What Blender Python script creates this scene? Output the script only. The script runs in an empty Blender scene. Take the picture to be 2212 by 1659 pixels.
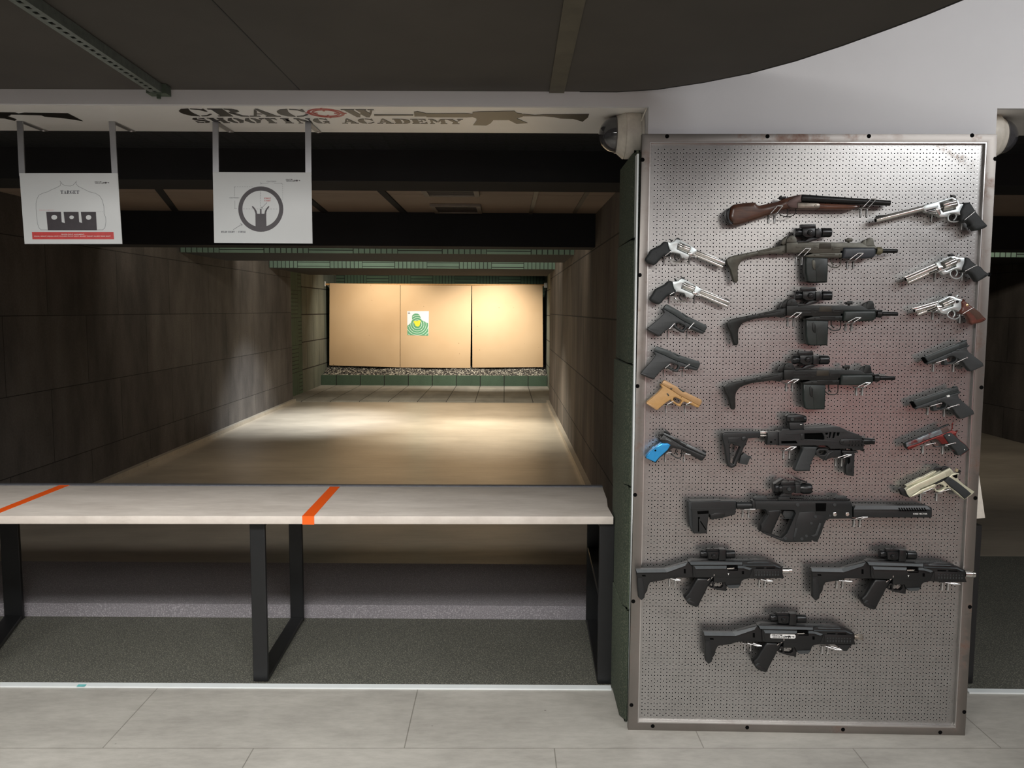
import bpy, bmesh, math, random
from math import sin, cos, atan, atan2, pi, hypot
from mathutils import Vector, Matrix
random.seed(7)
SC = bpy.context.scene; COL = SC.collection
# ---------------------------------------------------------------- camera
F = 1740.; HY = 670.; VX = 1089.; ROLL = .0054; H = 1.6
_p = atan((829.5-HY)/F); _y = atan((1106-VX)/F)
CF = Vector((sin(_y)*cos(_p), cos(_y)*cos(_p), -sin(_p)))
_r = Vector((cos(_y), -sin(_y), 0)); _u = _r.cross(CF)
CR = _r*cos(ROLL)+_u*sin(ROLL); CU = _u*cos(ROLL)-_r*sin(ROLL)
C = Vector((0, 0, H))
cd = bpy.data.cameras.new('camera'); cam = bpy.data.objects.new('camera', cd); COL.objects.link(cam)
cd.sensor_fit = 'HORIZONTAL'; cd.sensor_width = 36; cd.lens = 36*F/2212; cd.clip_start = .02; cd.clip_end = 100
cam.matrix_world = Matrix(((CR.x, CU.x, -CF.x, C.x), (CR.y, CU.y, -CF.y, C.y), (CR.z, CU.z, -CF.z, C.z), (0, 0, 0, 1)))
SC.camera = cam
# ---------------------------------------------------------------- world, lights, exposure
w = bpy.data.worlds.new('world'); SC.world = w; w.use_nodes = True
w.node_tree.nodes['Background'].inputs[0].default_value = (.6, .65, .7, 1); w.node_tree.nodes['Background'].inputs[1].default_value = .02
SC.view_settings.view_transform = 'Standard'; SC.view_settings.look = 'None'; SC.view_settings.gamma = 1
SC.view_settings.exposure = 0.0; SC.view_settings.use_curve_mapping = False

def aim(o, loc, tgt):
    o.location = loc; o.rotation_euler = (Vector(tgt)-Vector(loc)).to_track_quat('-Z', 'Y').to_euler()
def area(name, loc, tgt, sx, sy, power, col=(1, 1, 1), spread=180):
    l = bpy.data.lights.new(name, 'AREA'); l.shape = 'RECTANGLE'; l.size = sx; l.size_y = sy; l.energy = power; l.color = col
    l.spread = math.radians(spread); o = bpy.data.objects.new(name, l); COL.objects.link(o); aim(o, loc, tgt); return o
def spot(name, loc, tgt, power, ang, col=(1, 1, 1), blend=.6, rad=.05):
    l = bpy.data.lights.new(name, 'SPOT'); l.energy = power; l.color = col; l.spot_size = math.radians(ang); l.spot_blend = blend
    l.shadow_soft_size = rad; o = bpy.data.objects.new(name, l); COL.objects.link(o); aim(o, loc, tgt); return o
# customer room: ceiling panels in front of, beside and behind the camera
area('room_light', (-1.8, 1.2, 2.33), (-1.9, 2.9, 0), 1.8, .35, 30, (1, .98, .96), 110)
area('room_light', (-.2, 1.1, 2.33), (-.2, 2.8, 0), 1.2, .3, 20, (1, .98, .96), 115)
area('room_light', (3.0, .8, 3.1), (2.4, 2.2, .9), 1.6, .6, 47, (.96, .98, 1))
area('room_light', (1.2, -2.2, 3.12), (1.3, -2.0, 0), 4.5, 1.0, 190, (1, .97, .93))
# one added fill light, then lamp rows behind the range baffles, shining down the lane
WARM = (1, .76, .50); COOL = (.88, .94, 1)
area('range_light_row', (-1.0, 4.82, 2.33), (-1.0, 6.4, 2.25), 2.4, .08, 1.6, (1, .92, .84))  # added fill that brightens the tan ceiling boards
area('range_light_row', (-1.4, 7.18, 2.55), (-1.4, 8.9, 1.95), 3.9, .10, 17, (1, .90, .76))
area('range_light_row', (-1.4, 10.62, 2.55), (-1.4, 12.6, 1.9), 3.9, .10, 30, (1, .92, .80))
area('range_light_row', (4.1, 7.18, 2.55), (4.1, 8.9, 1.95), 3.9, .10, 34, (1, .90, .76))
spot('range_spot', (-.25, 14.75, 2.5), (-.3, 16.55, .75), 430, 92, (1, .96, .88), 1)
spot('range_spot', (-2.2, 14.95, 2.45), (-2.5, 16.55, 1.15), 190, 120, (1, .90, .76), 1)
spot('range_spot', (-2.2, 10.75, 2.5), (-2.6, 10.95, 0), 640, 75, COOL, 1)
spot('range_spot', (-.2, 10.7, 2.5), (-.25, 10.1, 0), 560, 75, (1, .95, .82), 1)
spot('range_spot', (-1.2, 11.2, 2.5), (-1.2, 11.7, 0), 380, 120, (1, .92, .78), 1)
spot('range_spot', (-1.0, 7.6, 2.5), (-1.0, 8.0, 0), 90, 115, WARM, 1)
# ---------------------------------------------------------------- pixel helpers (photo frame 2212 x 1659)
def ray(x, y): return (CF*F+CR*(x-1106)-CU*(y-829.5)).normalized()
def atZ(x, y, z): d = ray(x, y); return C+d*((z-H)/d.z)
def atY(x, y, Y): d = ray(x, y); return C+d*(Y/d.y)
def zat(y, d, x=1089): return atY(x, y, d).z
class Frame:
    def __init__(s, O, A, B): s.O = Vector(O); s.A = Vector(A).normalized(); s.B = Vector(B).normalized(); s.N = s.A.cross(s.B).normalized()
    def px(s, x, y, q=0):
        d = ray(x, y); t = ((s.O+s.N*q-C).dot(s.N))/d.dot(s.N); p = C+d*t-s.O
        return Vector((p.dot(s.A), p.dot(s.B)))
    def w(s, a, b, q=0): return s.O+s.A*a+s.B*b+s.N*q
TH = -.012
FR = Frame((0, 0, 0), (cos(TH), sin(TH), 0), (0, 0, 1))   # q = -distance
def fd(x, y, d): a = FR.px(x, y, -d); return a.x, a.y      # -> (u, z) on the upright plane d metres away
def fz(x, y, z): p = atZ(x, y, z); return p.dot(FR.A), -p.dot(FR.N)  # -> (u, d) on the level plane z
# ---------------------------------------------------------------- materials
def lin(c):
    f = lambda v: v/12.92 if v <= .04045 else ((v+.055)/1.055)**2.4
    return tuple(f(v/255) for v in c)+(1,)
class NT:
    def __init__(s, m): s.t = m.node_tree; s.n = s.t.nodes; s.b = s.n['Principled BSDF']
    def new(s, k, **kw):
        n = s.n.new(k)
        for a, v in kw.items():
            if a[0] == '_': n.inputs[int(a[1:])].default_value = v
            else: setattr(n, a, v)
        return n
    def l(s, a, b): s.t.links.new(a, b)
    def math(s, op, a, b=None, c=None):
        n = s.n.new('ShaderNodeMath'); n.operation = op
        for i, v in enumerate((a, b, c)):
            if v is None: continue
            if isinstance(v, (int, float)): n.inputs[i].default_value = v
            else: s.l(v, n.inputs[i])
        return n.outputs[0]
    def coord(s): return s.new('ShaderNodeNewGeometry').outputs['Position']
    def noise(s, vec, scale, detail=3, rough=.6, sc=None):
        if sc: 
            mp = s.new('ShaderNodeMapping'); s.l(vec, mp.inputs[0]); mp.inputs['Scale'].default_value = sc; vec = mp.outputs[0]
        n = s.new('ShaderNodeTexNoise'); n.inputs['Scale'].default_value = scale; n.inputs['Detail'].default_value = detail; n.inputs['Roughness'].default_value = rough
        s.l(vec, n.inputs['Vector']); return n.outputs['Fac']
    def ramp(s, fac, stops):
        r = s.new('ShaderNodeValToRGB'); s.l(fac, r.inputs[0]); e = r.color_ramp.elements
        while len(e) < len(stops): e.new(.5)
        for i, (p, c) in enumerate(stops): e[i].position = p; e[i].color = c if len(c) == 4 else lin(c)
        return r.outputs[0]
    def mix(s, f, a, b, mode='MIX'):
        n = s.new('ShaderNodeMix', data_type='RGBA', blend_type=mode)
        for i, v in ((0, f), (6, a), (7, b)):
            if isinstance(v, (int, float)): n.inputs[i].default_value = v
            elif isinstance(v, tuple): n.inputs[i].default_value = v
            else: s.l(v, n.inputs[i])
        return n.outputs[2]
    def bump(s, h, strength=.3, dist=.01):
        n = s.new('ShaderNodeBump'); n.inputs['Strength'].default_value = strength; n.inputs['Distance'].default_value = dist
        s.l(h, n.inputs['Height']); s.l(n.outputs[0], s.b.inputs['Normal'])
MATS = {}
def mat(name, col, rough=.6, metal=0, var=.12, scale=30, bump=0, spec=None, sc=None, coat=0):
    if name in MATS: return MATS[name]
    m = bpy.data.materials.new(name); m.use_nodes = True; k = NT(m); b = k.b; c = lin(col)
    b.inputs['Roughness'].default_value = rough; b.inputs['Metallic'].default_value = metal
    if spec is not None: b.inputs['Specular IOR Level'].default_value = spec
    if coat: b.inputs['Coat Weight'].default_value = coat; b.inputs['Coat Roughness'].default_value = .15
    n = k.noise(k.coord(), scale, 4, .6, sc)
    lo = tuple(v*(1-var) for v in c[:3])+(1,); hi = tuple(min(1, v*(1+var)) for v in c[:3])+(1,)
    k.l(k.ramp(n, [(.3, lo), (.7, hi)]), b.inputs['Base Color'])
    if bump: k.bump(n, bump, .002)
    MATS[name] = m; return m
# ---------------------------------------------------------------- mesh helpers
def finish(bm, name, m, parent=None, ang=35, loc=None):
    bmesh.ops.recalc_face_normals(bm, faces=bm.faces)
    lim = math.radians(ang)
    for f in bm.faces: f.smooth = True
    for e in bm.edges:
        if len(e.link_faces) == 2: e.smooth = e.calc_face_angle(0) < lim
    if loc is not None: bmesh.ops.translate(bm, verts=bm.verts, vec=-Vector(loc))
    me = bpy.data.meshes.new(name); bm.to_mesh(me); bm.free()
    o = bpy.data.objects.new(name, me); COL.objects.link(o)
    for mm in (m if isinstance(m, (list, tuple)) else [m]): me.materials.append(mm)
    if parent is not None: o.parent = parent
    return o
def tag(o, label=None, cat=None, group=None, kind=None):
    for k, v in (('label', label), ('category', cat), ('group', group), ('kind', kind)):
        if v: o[k] = v
    return o
def hexa(bm, P):
    v = [bm.verts.new(p) for p in P]
    for f in ((0, 1, 2, 3), (7, 6, 5, 4), (0, 4, 5, 1), (1, 5, 6, 2), (2, 6, 7, 3), (3, 7, 4, 0)): bm.faces.new([v[i] for i in f])
def fbox(bm, u0, u1, d0, d1, z0, z1, fr=None):
    fr = fr or FR
    hexa(bm, [fr.w(u, z, -d) for z in (z0, z1) for u, d in ((u0, d0), (u1, d0), (u1, d1), (u0, d1))])
def box(bm, x0, x1, y0, y1, z0, z1):
    hexa(bm, [Vector((x, y, z)) for z in (z0, z1) for x, y in ((x0, y0), (x1, y0), (x1, y1), (x0, y1))])
def struct(name, bm, m, **k):
    o = finish(bm, name, m, **k); o['kind'] = 'structure'; return o
def mkboxes(fn, L):
    bm = bmesh.new()
    for a in L: fn(bm, *a)
    return bm
def bev(o, w, seg=2):
    b = o.modifiers.new('bevel', 'BEVEL'); b.width = w; b.segments = seg; b.limit_method = 'ANGLE'; b.angle_limit = math.radians(40); return o
def empty(name, loc, label, cat, group=None):
    o = bpy.data.objects.new(name, None); COL.objects.link(o); o.location = loc; o.empty_display_size = .05
    return tag(o, label, cat, group)
def smooth_pts(P, steps=4, corner=48):
    n = len(P); out = []
    def ang(i):
        a = P[i]-P[i-1]; b = P[(i+1) % n]-P[i]
        return 999 if a.length < 1e-9 or b.length < 1e-9 else math.degrees(abs(a.angle(b)))
    cor = [ang(i) > corner for i in range(n)]
    for i in range(n):
        p0, p1, p2, p3 = P[i-1], P[i], P[(i+1) % n], P[(i+2) % n]
        t1 = Vector((0, 0)) if cor[i] else (p2-p0)*.5
        t2 = Vector((0, 0)) if cor[(i+1) % n] else (p3-p1)*.5
        if cor[i]: t1 = (p2-p1)*.6
        if cor[(i+1) % n]: t2 = (p2-p1)*.6
        for s in range(steps):
            t = s/steps; h1 = 2*t**3-3*t**2+1; h2 = -2*t**3+3*t**2; h3 = t**3-2*t**2+t; h4 = t**3-t**2
            out.append(p1*h1+p2*h2+t1*h3+t2*h4)
    return out
def area2(P): return sum(P[i-1].x*P[i].y-P[i].x*P[i-1].y for i in range(len(P)))/2
def poly_into(bm, fr, loops, q0, q1, bevel=0, res=1):
    """loops: lists of 2D Vectors (frame coords), first outer, rest holes; extruded q0..q1"""
    t = abs(q1-q0); bevel = min(bevel, t*.45)
    cu = bpy.data.curves.new('tmp', 'CURVE'); cu.dimensions = '2D'; cu.fill_mode = 'BOTH'
    for L in loops:
        s = cu.splines.new('POLY'); s.points.add(len(L)-1); s.use_cyclic_u = True
        for i, p in enumerate(L): s.points[i].co = (p.x, p.y, 0, 1)
    cu.extrude = t/2-bevel; cu.bevel_depth = bevel; cu.bevel_resolution = res; cu.offset = -bevel
    o = bpy.data.objects.new('tmp', cu)
    me = o.to_mesh(); q = (q0+q1)/2
    vs = [bm.verts.new(fr.w(v.co.x, v.co.y, q+v.co.z)) for v in me.vertices]
    for p in me.polygons:
        try: bm.faces.new([vs[i] for i in p.vertices])
        except ValueError: pass
    o.to_mesh_clear(); bpy.data.objects.remove(o); bpy.data.curves.remove(cu)
    bmesh.ops.remove_doubles(bm, verts=vs, dist=1e-5)
def lathe_into(bm, P0, P1, st, seg=24, flute=0):
    """stations (t 0..1, radius m) along P0->P1"""
    ax = (P1-P0).normalized(); s = ax.orthogonal().normalized(); u = ax.cross(s); rings = []
    for t, r in st:
        c = P0.lerp(P1, t); ring = []
        for k in range(seg):
            a = 2*pi*k/seg; rr = r*(1-flute*max(0, cos(6*a))**2)
            ring.append(bm.verts.new(c+(s*cos(a)+u*sin(a))*rr))
        rings.append(ring)
    for a, b in zip(rings, rings[1:]):
        for k in range(seg): bm.faces.new((a[k], a[(k+1) % seg], b[(k+1) % seg], b[k]))
    bm.faces.new(rings[0][::-1]); bm.faces.new(rings[-1])
def tube_into(bm, P, r, closed=False, seg=8):
    n = len(P); rings = []
    ref = None
    for i, p in enumerate(P):
        a = P[i-1] if (i or closed) else P[i]; b = P[(i+1) % n] if (i < n-1 or closed) else P[i]
        d = (b-a).normalized()
        if ref is None: ref = d.orthogonal().normalized()
        s = (ref-d*ref.dot(d)).normalized(); ref = s; u = d.cross(s)
        rings.append([bm.verts.new(p+(s*cos(2*pi*k/seg)+u*sin(2*pi*k/seg))*r) for k in range(seg)])
    pr = list(zip(rings, rings[1:]))+([(rings[-1], rings[0])] if closed else [])
    for a, b in pr:
        for k in range(seg): bm.faces.new((a[k], a[(k+1) % seg], b[(k+1) % seg], b[k]))
    if not closed: bm.faces.new(rings[0][::-1]); bm.faces.new(rings[-1])
def V2(s): return [Vector(tuple(float(c) for c in p.split(','))) for p in s.split()]
# ================================================================= MATERIALS OF THE PLACE
def m_laminate():
    m = bpy.data.materials.new('grey_laminate'); m.use_nodes = True; k = NT(m); p = k.coord()
    br = k.new('ShaderNodeTexBrick', offset=.5); mp = k.new('ShaderNodeMapping'); k.l(p, mp.inputs[0]); mp.inputs['Location'].default_value = (.36, -.02, 0)
    k.l(mp.outputs[0], br.inputs['Vector'])
    br.inputs['Scale'].default_value = 1; br.inputs['Brick Width'].default_value = 1.1; br.inputs['Row Height'].default_value = .56
    br.inputs['Mortar Size'].default_value = .0022; br.inputs['Mortar Smooth'].default_value = .1
    br.inputs['Color1'].default_value = (.97, .97, .97, 1); br.inputs['Color2'].default_value = (1.0, 1.0, 1.0, 1); br.inputs['Mortar'].default_value = (.55, .55, .53, 1)
    n = k.noise(p, 2.2, 6, .65, (1, 2.2, 1)); n2 = k.noise(p, 14, 5, .7, (1, 3, 1))
    c = k.ramp(n, [(.3, (147, 144, 137)), (.7, (177, 174, 166))])
    c = k.mix(.15, c, k.ramp(n2, [(.35, (140, 137, 130)), (.6, (205, 202, 194))]))
    c = k.mix(1.0, c, br.outputs['Color'], 'MULTIPLY')
    v = k.new('ShaderNodeTexVoronoi', feature='F1'); v.inputs['Scale'].default_value = 5; k.l(p, v.inputs['Vector'])
    sp = k.ramp(v.outputs['Distance'], [(.012, (.35, .35, .33, 1)), (.03, (1, 1, 1, 1))]); c = k.mix(1.0, c, sp, 'MULTIPLY')
    k.l(c, k.b.inputs['Base Color']); k.b.inputs['Roughness'].default_value = .42
    k.bump(n2, .12, .002); return m
def m_speck(name, base, speck, sc=180, rough=.85, amount=.62, stain=.15):
    m = bpy.data.materials.new(name); m.use_nodes = True; k = NT(m); p = k.coord()
    n = k.noise(p, sc, 2, .5); big = k.noise(p, 1.6, 4, .6)
    c = k.ramp(n, [(amount-.12, base), (amount+.04, speck)])
    g = k.ramp(big, [(.3, (1-stain,)*3+(1,)), (.7, (1, 1, 1, 1))]); c = k.mix(1.0, c, g, 'MULTIPLY')
    k.l(c, k.b.inputs['Base Color']); k.b.inputs['Roughness'].default_value = rough; k.bump(n, .25, .002); return m
def m_slabs(name, c1, c2, w, h, axis, mort=.006, stain=(.5, 1.15), off=.5, loc=(0, 0, 0)):
    """rubber slabs on a wall; axis 'x' = wall runs along world Y, 'y' = wall runs along world X, 'z' = floor"""
    m = bpy.data.materials.new(name); m.use_nodes = True; k = NT(m); p = k.coord()
    sep = k.new('ShaderNodeSeparateXYZ'); k.l(p, sep.inputs[0]); cm = k.new('ShaderNodeCombineXYZ')
    a, b = {'x': (1, 2), 'y': (0, 2), 'z': (0, 1)}[axis]; k.l(sep.outputs[a], cm.inputs[0]); k.l(sep.outputs[b], cm.inputs[1])
    mp = k.new('ShaderNodeMapping'); k.l(cm.outputs[0], mp.inputs[0]); mp.inputs['Location'].default_value = loc
    br = k.new('ShaderNodeTexBrick', offset=off); k.l(mp.outputs[0], br.inputs['Vector']); br.inputs['Scale'].default_value = 1
    br.inputs['Brick Width'].default_value = w; br.inputs['Row Height'].default_value = h; br.inputs['Mortar Size'].default_value = mort
    br.inputs['Color1'].default_value = lin(c1); br.inputs['Color2'].default_value = lin(c2); br.inputs['Mortar'].default_value = (.012, .010, .008, 1)
    n = k.noise(mp.outputs[0], 1.6, 5, .6, (1.6, .55, 1)); n2 = k.noise(p, 60, 3, .7)
    g = k.ramp(n, [(.32, (stain[0],)*3+(1,)), (.68, (stain[1],)*3+(1,))])
    c = k.mix(1.0, br.outputs['Color'], g, 'MULTIPLY')
    c = k.mix(.25, c, k.mix(1.0, c, k.ramp(n2, [(.3, (.3, .3, .3, 1)), (.7, (1.5, 1.5, 1.5, 1))]), 'MULTIPLY'))
    k.l(c, k.b.inputs['Base Color']); k.b.inputs['Roughness'].default_value = .9
    h_ = k.math('SUBTRACT', n2, k.math('MULTIPLY', br.outputs['Fac'], 3)); k.bump(h_, .4, .004); return m
def m_ridge(name, col, w, axis, ridge=7, loc=(0, 0, 0), col2=None):
    """green rubber tiles whose ribs turn from tile to tile"""
    m = bpy.data.materials.new(name); m.use_nodes = True; k = NT(m); p = k.coord()
    mp = k.new('ShaderNodeMapping'); k.l(p, mp.inputs[0]); mp.inputs['Location'].default_value = loc
    sep = k.new('ShaderNodeSeparateXYZ'); k.l(mp.outputs[0], sep.inputs[0])
    a, b = {'x': (1, 2), 'y': (0, 2), 'z': (0, 1)}[axis]; A = k.math('DIVIDE', sep.outputs[a], w); B = k.math('DIVIDE', sep.outputs[b], w)
    fa = k.math('FLOOR', A); fb = k.math('FLOOR', B); chk = k.math('MODULO', k.math('ABSOLUTE', k.math('ADD', fa, fb)), 2)
    cu = k.math('GREATER_THAN', chk, .5)
    ra = k.math('FRACT', k.math('MULTIPLY', A, ridge)); rb = k.math('FRACT', k.math('MULTIPLY', B, ridge))
    r = k.math('ADD', k.math('MULTIPLY', ra, cu), k.math('MULTIPLY', rb, k.math('SUBTRACT', 1, cu)))
    groove = k.math('LESS_THAN', r, .16)
    ea = k.math('FRACT', A); eb = k.math('FRACT', B); edge = k.math('MAXIMUM', k.math('LESS_THAN', ea, .015), k.math('LESS_THAN', eb, .015))
    g = k.math('MAXIMUM', groove, edge); n = k.noise(p, 1.3, 4, .6); n2 = k.noise(p, 70, 2, .5)
    c0 = k.ramp(n, [(.35, col), (.65, col2 or tuple(min(255, v*1.15) for v in col))])
    # neighbouring tiles were cast from different batches
    wn = k.new('ShaderNodeTexWhiteNoise', noise_dimensions='2D'); cm = k.new('ShaderNodeCombineXYZ'); k.l(fa, cm.inputs[0]); k.l(fb, cm.inputs[1]); k.l(cm.outputs[0], wn.inputs['Vector'])
    c0 = k.mix(1.0, c0, k.ramp(wn.outputs['Value'], [(0, (.75, .75, .75, 1)), (1, (1.1, 1.1, 1.1, 1))]), 'MULTIPLY')
    c = k.mix(g, c0, (.01, .013, .011, 1)); k.l(c, k.b.inputs['Base Color']); k.b.inputs['Roughness'].default_value = .85
    k.bump(k.math('ADD', k.math('MULTIPLY', g, -2), n2), .5, .006); return m
def m_wall(name, col, rough=.6): return mat(name, col, rough, 0, .02, 3, .03)
def m_floor_range():
    m = bpy.data.materials.new('worn_range_floor'); m.use_nodes = True; k = NT(m); p = k.coord()
    n = k.noise(p, .9, 6, .65, (1, 1.6, 1)); n2 = k.noise(p, 9, 5, .7, (.6, 4, 1))
    c = k.ramp(n, [(.3, (140, 131, 118)), (.7, (174, 164, 148))]); c = k.mix(.12, c, k.ramp(n2, [(.35, (95, 88, 76)), (.65, (190, 180, 160))]))
    sep = k.new('ShaderNodeSeparateXYZ'); k.l(p, sep.inputs[0])
    s = k.math('LESS_THAN', k.math('FRACT', k.math('DIVIDE', sep.outputs[1], 1.93)), .004)
    c = k.mix(k.math('MULTIPLY', s, .55), c, (.02, .018, .015, 1))
    k.l(c, k.b.inputs['Base Color']); k.b.inputs['Roughness'].default_value = .3; k.bump(k.noise(p, 3, 3, .5, (.5, 3, 1)), .3, .006); return m
def m_steel(name, col, rough=.35, rust=.0, brush=True, holes=False, seed=0.):
    m = bpy.data.materials.new(name); m.use_nodes = True; k = NT(m); p = k.coord(); b = k.b
    n = k.noise(p, 2.6, 4, .6); c = k.ramp(n, [(.35, tuple(v*.92 for v in col)), (.65, col)])
    b.inputs['Metallic'].default_value = 1; b.inputs['Roughness'].default_value = rough
    if rust:
        mp = k.new('ShaderNodeMapping'); k.l(p, mp.inputs[0]); mp.inputs['Location'].default_value = (seed, seed, seed*.7)
        r1 = k.noise(mp.outputs[0], 9, 5, .7); f = k.ramp(r1, [(.53, (0, 0, 0, 1)), (.70, (rust,)*3+(1,))])
        r2 = k.noise(mp.outputs[0], 2.3, 2, .5); f = k.math('MULTIPLY', f, k.ramp(r2, [(.40, (0, 0, 0, 1)), (.52, (1, 1, 1, 1))]))
        c = k.mix(f, c, lin((104, 66, 44))); k.l(k.math('SUBTRACT', 1, f), b.inputs['Metallic'])
    k.l(c, b.inputs['Base Color'])
    if brush: k.bump(k.noise(p, 40, 2, .5, (1, 1, 6)), .05, .002)
    return m
M = dict(
    lam=m_laminate(), rub=m_speck('speckled_rubber_mat', (76, 77, 70), (132, 130, 118)), rub2=m_speck('speckled_range_mat', (132, 129, 133), (172, 168, 172), stain=.1),
    white=m_wall('white_plaster', (216, 216, 218)), soffit=mat('soffit_paint', (244, 242, 238), .28, 0, .03, 3), black=mat('black_ceiling_board', (76, 72, 67), .75, 0, .12, 2.5),
    black2=mat('black_ceiling_edge', (40, 39, 37), .6, 0, .1, 3), dark=mat('black_baffle_paint', (28, 28, 29), .9, 0, .15, 3), grey=m_wall('grey_room_paint', (168, 166, 168)),
    red=mat('red_tint_paint', (172, 124, 124), .6, 0, .03, 3), brownL=m_slabs('brown_rubber_slabs', (93, 87, 81), (81, 75, 70), 1.13, .57, 'x', .0035, (.45, 1.2), .5, (.55, .17, 0)),
    brownR=m_slabs('brown_rubber_strips', (106, 96, 86), (90, 82, 75), .62, .57, 'x', .006, (.5, 1.25), .37, (.2, .17, 0)),
    greenW=m_slabs('grey_green_rubber', (120, 122, 110), (106, 112, 98), 1.0, .5, 'x', .01, (.7, 1.1)), greenC=m_speck('dark_green_rubber', (60, 70, 56), (94, 100, 82), 160, .9, .6, .4),
    ridgeX=m_ridge('ribbed_green_tiles', (74, 92, 74), .48, 'x'), ridgeY=m_ridge('ribbed_green_wall_tiles', (70, 90, 72), .48, 'y', 7, (.13, 0, 0)), ridgeB=m_ridge('ribbed_green_baffle_tiles', (100, 122, 108), .48, 'y', 8, (.2, 0, .05)),
    ridgeZ=m_ridge('ribbed_dark_ceiling', (36, 37, 38), .6, 'z', 6), gtile=m_slabs('range_floor_tiles', (150, 146, 134), (132, 128, 116), .48, .48, 'z', .006, (.7, 1.1), 0),
    gcurb=m_slabs('green_kerb_tiles', (66, 84, 66), (74, 94, 74), .48, .5, 'y', .008, (.8, 1.1), 0), frange=m_floor_range(), panel=mat('tan_ceiling_board', (168, 150, 134), .8, 0, .08, 2),
    alu=mat('aluminium', (176, 176, 178), .4, .9, .04, 20), wtrim=mat('white_floor_profile', (226, 232, 232), .4, 0, .03, 10), card=None)
# ================================================================= SETTING
Z1 = atY(700, 1308, 4.06).z; YE = 13.3; YB = 16.1; XL = -3.50; XR = .75; ZS = 2.348; D0 = 3.045; D1 = 3.50; UP = fd(2155, 224, D0)[0]
struct('floor', mkboxes(fbox, [(-6, 8, -4.8, 3.297, -.06, 0)]), M['lam'])
struct('floor', mkboxes(fbox, [(-6, .60, 3.297, 4.06, -.06, -.001)]), M['rub'])
bm = mkboxes(fbox, [(-6, .82, 4.06, 4.75, -.06, Z1)]); struct('floor', bm, M['rub2'])
bm = mkboxes(fbox, [(-6, .9, 4.75, YE, -.06, Z1)]); struct('floor', bm, M['frange'])
bm = mkboxes(fbox, [(1.80, 8, 3.297, 5.2, -.06, -.001)]); struct('floor', bm, M['rub'])
bm = mkboxes(fbox, [(1.80, 8, 5.2, 17.6, -.06, -.001)]); struct('floor', bm, M['frange'])
bm = mkboxes(box, [(-3.9, 1.1, YE, YB, -.06, Z1+.012)]); struct('floor', bm, M['gtile'])
# white floor profiles where the laminate stops
for i, (a, b_) in enumerate((((-700, 1479), (1321, 1489.5)), ((2094, 1496.5), (2700, 1503)))):
    u0, d0 = fz(*a, .004); u1, d1 = fz(*b_, .004); bm = bmesh.new()
    hexa(bm, [FR.w(u, z, -d) for z in (0, .006) for u, d in ((u0, d0), (u1, d1), (u1, d1+.035), (u0, d0+.035))]); struct('trim_%d' % (i+1), bm, M['wtrim'])
# front fascia with its pillar, one plaster body
struct('wall_front', mkboxes(fbox, [(.49, UP, D0, D1, 0, 3.2), (-6, .49, D0, D0+.02, ZS, 3.2), (UP, 8, D0, D0+.02, ZS, 3.2)]), M['white'])
struct('trim_3', mkboxes(fbox, [(-6, .4895, D0+.0205, D1, ZS, ZS+.4), (UP+.0005, 8, D0+.0205, D1, ZS, ZS+.4)]), M['soffit'])
struct('wall_divider', mkboxes(box, [(XR+.14, 1.80, D1+.02, 17.8, 0, 3.2)]), M['dark'])
struct('wall_left', mkboxes(box, [(XL-.2, XL, D1, YE, -.05, 3)]), M['brownL'])
struct('wall_right', mkboxes(box, [(XR, XR+.14, D1+.02, YE, -.05, 3)]), M['brownR'])
struct('trim_4', mkboxes(box, [(XL, XL+.05, 4.2, YE, Z1, Z1+.045), (XR-.05, XR, 4.2, YE, Z1, Z1+.045)]), M['frange'])
struct('wall_left_end', mkboxes(box, [(XL-.36, XL-.17, YE, YE+1.35, 0, 3)]), M['ridgeX'])
struct('wall_left_end', mkboxes(box, [(XL-.36, XL-.165, YE+1.35, 17.8, 0, 3)]), M['greenW'])
struct('wall_right_end', mkboxes(box, [(XR+.12, XR+.14, YE, 17.8, 0, 3)]), M['greenW'])
struct('wall_far', mkboxes(box, [(-4, 1.0, 17.7, 17.9, 0, 3)]), M['ridgeY'])
struct('wall_far', mkboxes(box, [(1.8, 6.6, 17.7, 17.9, 0, 3)]), M['dark'])
struct('wall_right_bay', mkboxes(box, [(6.4, 6.6, D1, 17.8, 0, 3)]), M['brownL'])
struct('trim_5', mkboxes(box, [(XL-.16, XR+.11, YB, YB+.1, 0, zat(812, YB))]), M['gcurb'])
# rubber crumb berm
zb = zat(812, YB+.1)-.02
bm = bmesh.new(); nx, ny = 150, 46; g = []
for j in range(ny+1):
    y = YB+.1+1.48*j/ny; r = []
    for i in range(nx+1):
        x = XL-.155+(XR+.26-XL)*i/nx; z = zb+.33*(y-YB-.1)+(.02*random.random()+.012*sin(x*5+y*3))
        r.append(bm.verts.new((x+.008*random.uniform(-1, 1), y, z)))
    g.append(r)
for j in range(ny):
    for i in range(nx): bm.faces.new((g[j][i], g[j][i+1], g[j+1][i+1], g[j+1][i]))
def m_crumb():
    m = bpy.data.materials.new('rubber_crumb'); m.use_nodes = True; k = NT(m); p = k.coord()
    v = k.new('ShaderNodeTexVoronoi', feature='F1'); v.inputs['Scale'].default_value = 48; k.l(p, v.inputs['Vector'])
    sp = k.new('ShaderNodeSeparateColor'); k.l(v.outputs['Color'], sp.inputs[0])
    c = k.ramp(sp.outputs[0], [(.3, (22, 21, 20)), (.6, (70, 66, 60)), (.95, (190, 184, 168))]); k.l(c, k.b.inputs['Base Color']); k.b.inputs['Roughness'].default_value = .8
    k.bump(v.outputs['Distance'], .8, .02); return m
tag(finish(bm, 'rubber_crumb', m_crumb(), ang=1), 'loose dark rubber crumb heaped behind the green kerb under the boards', 'crumb', None, 'stuff')
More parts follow.
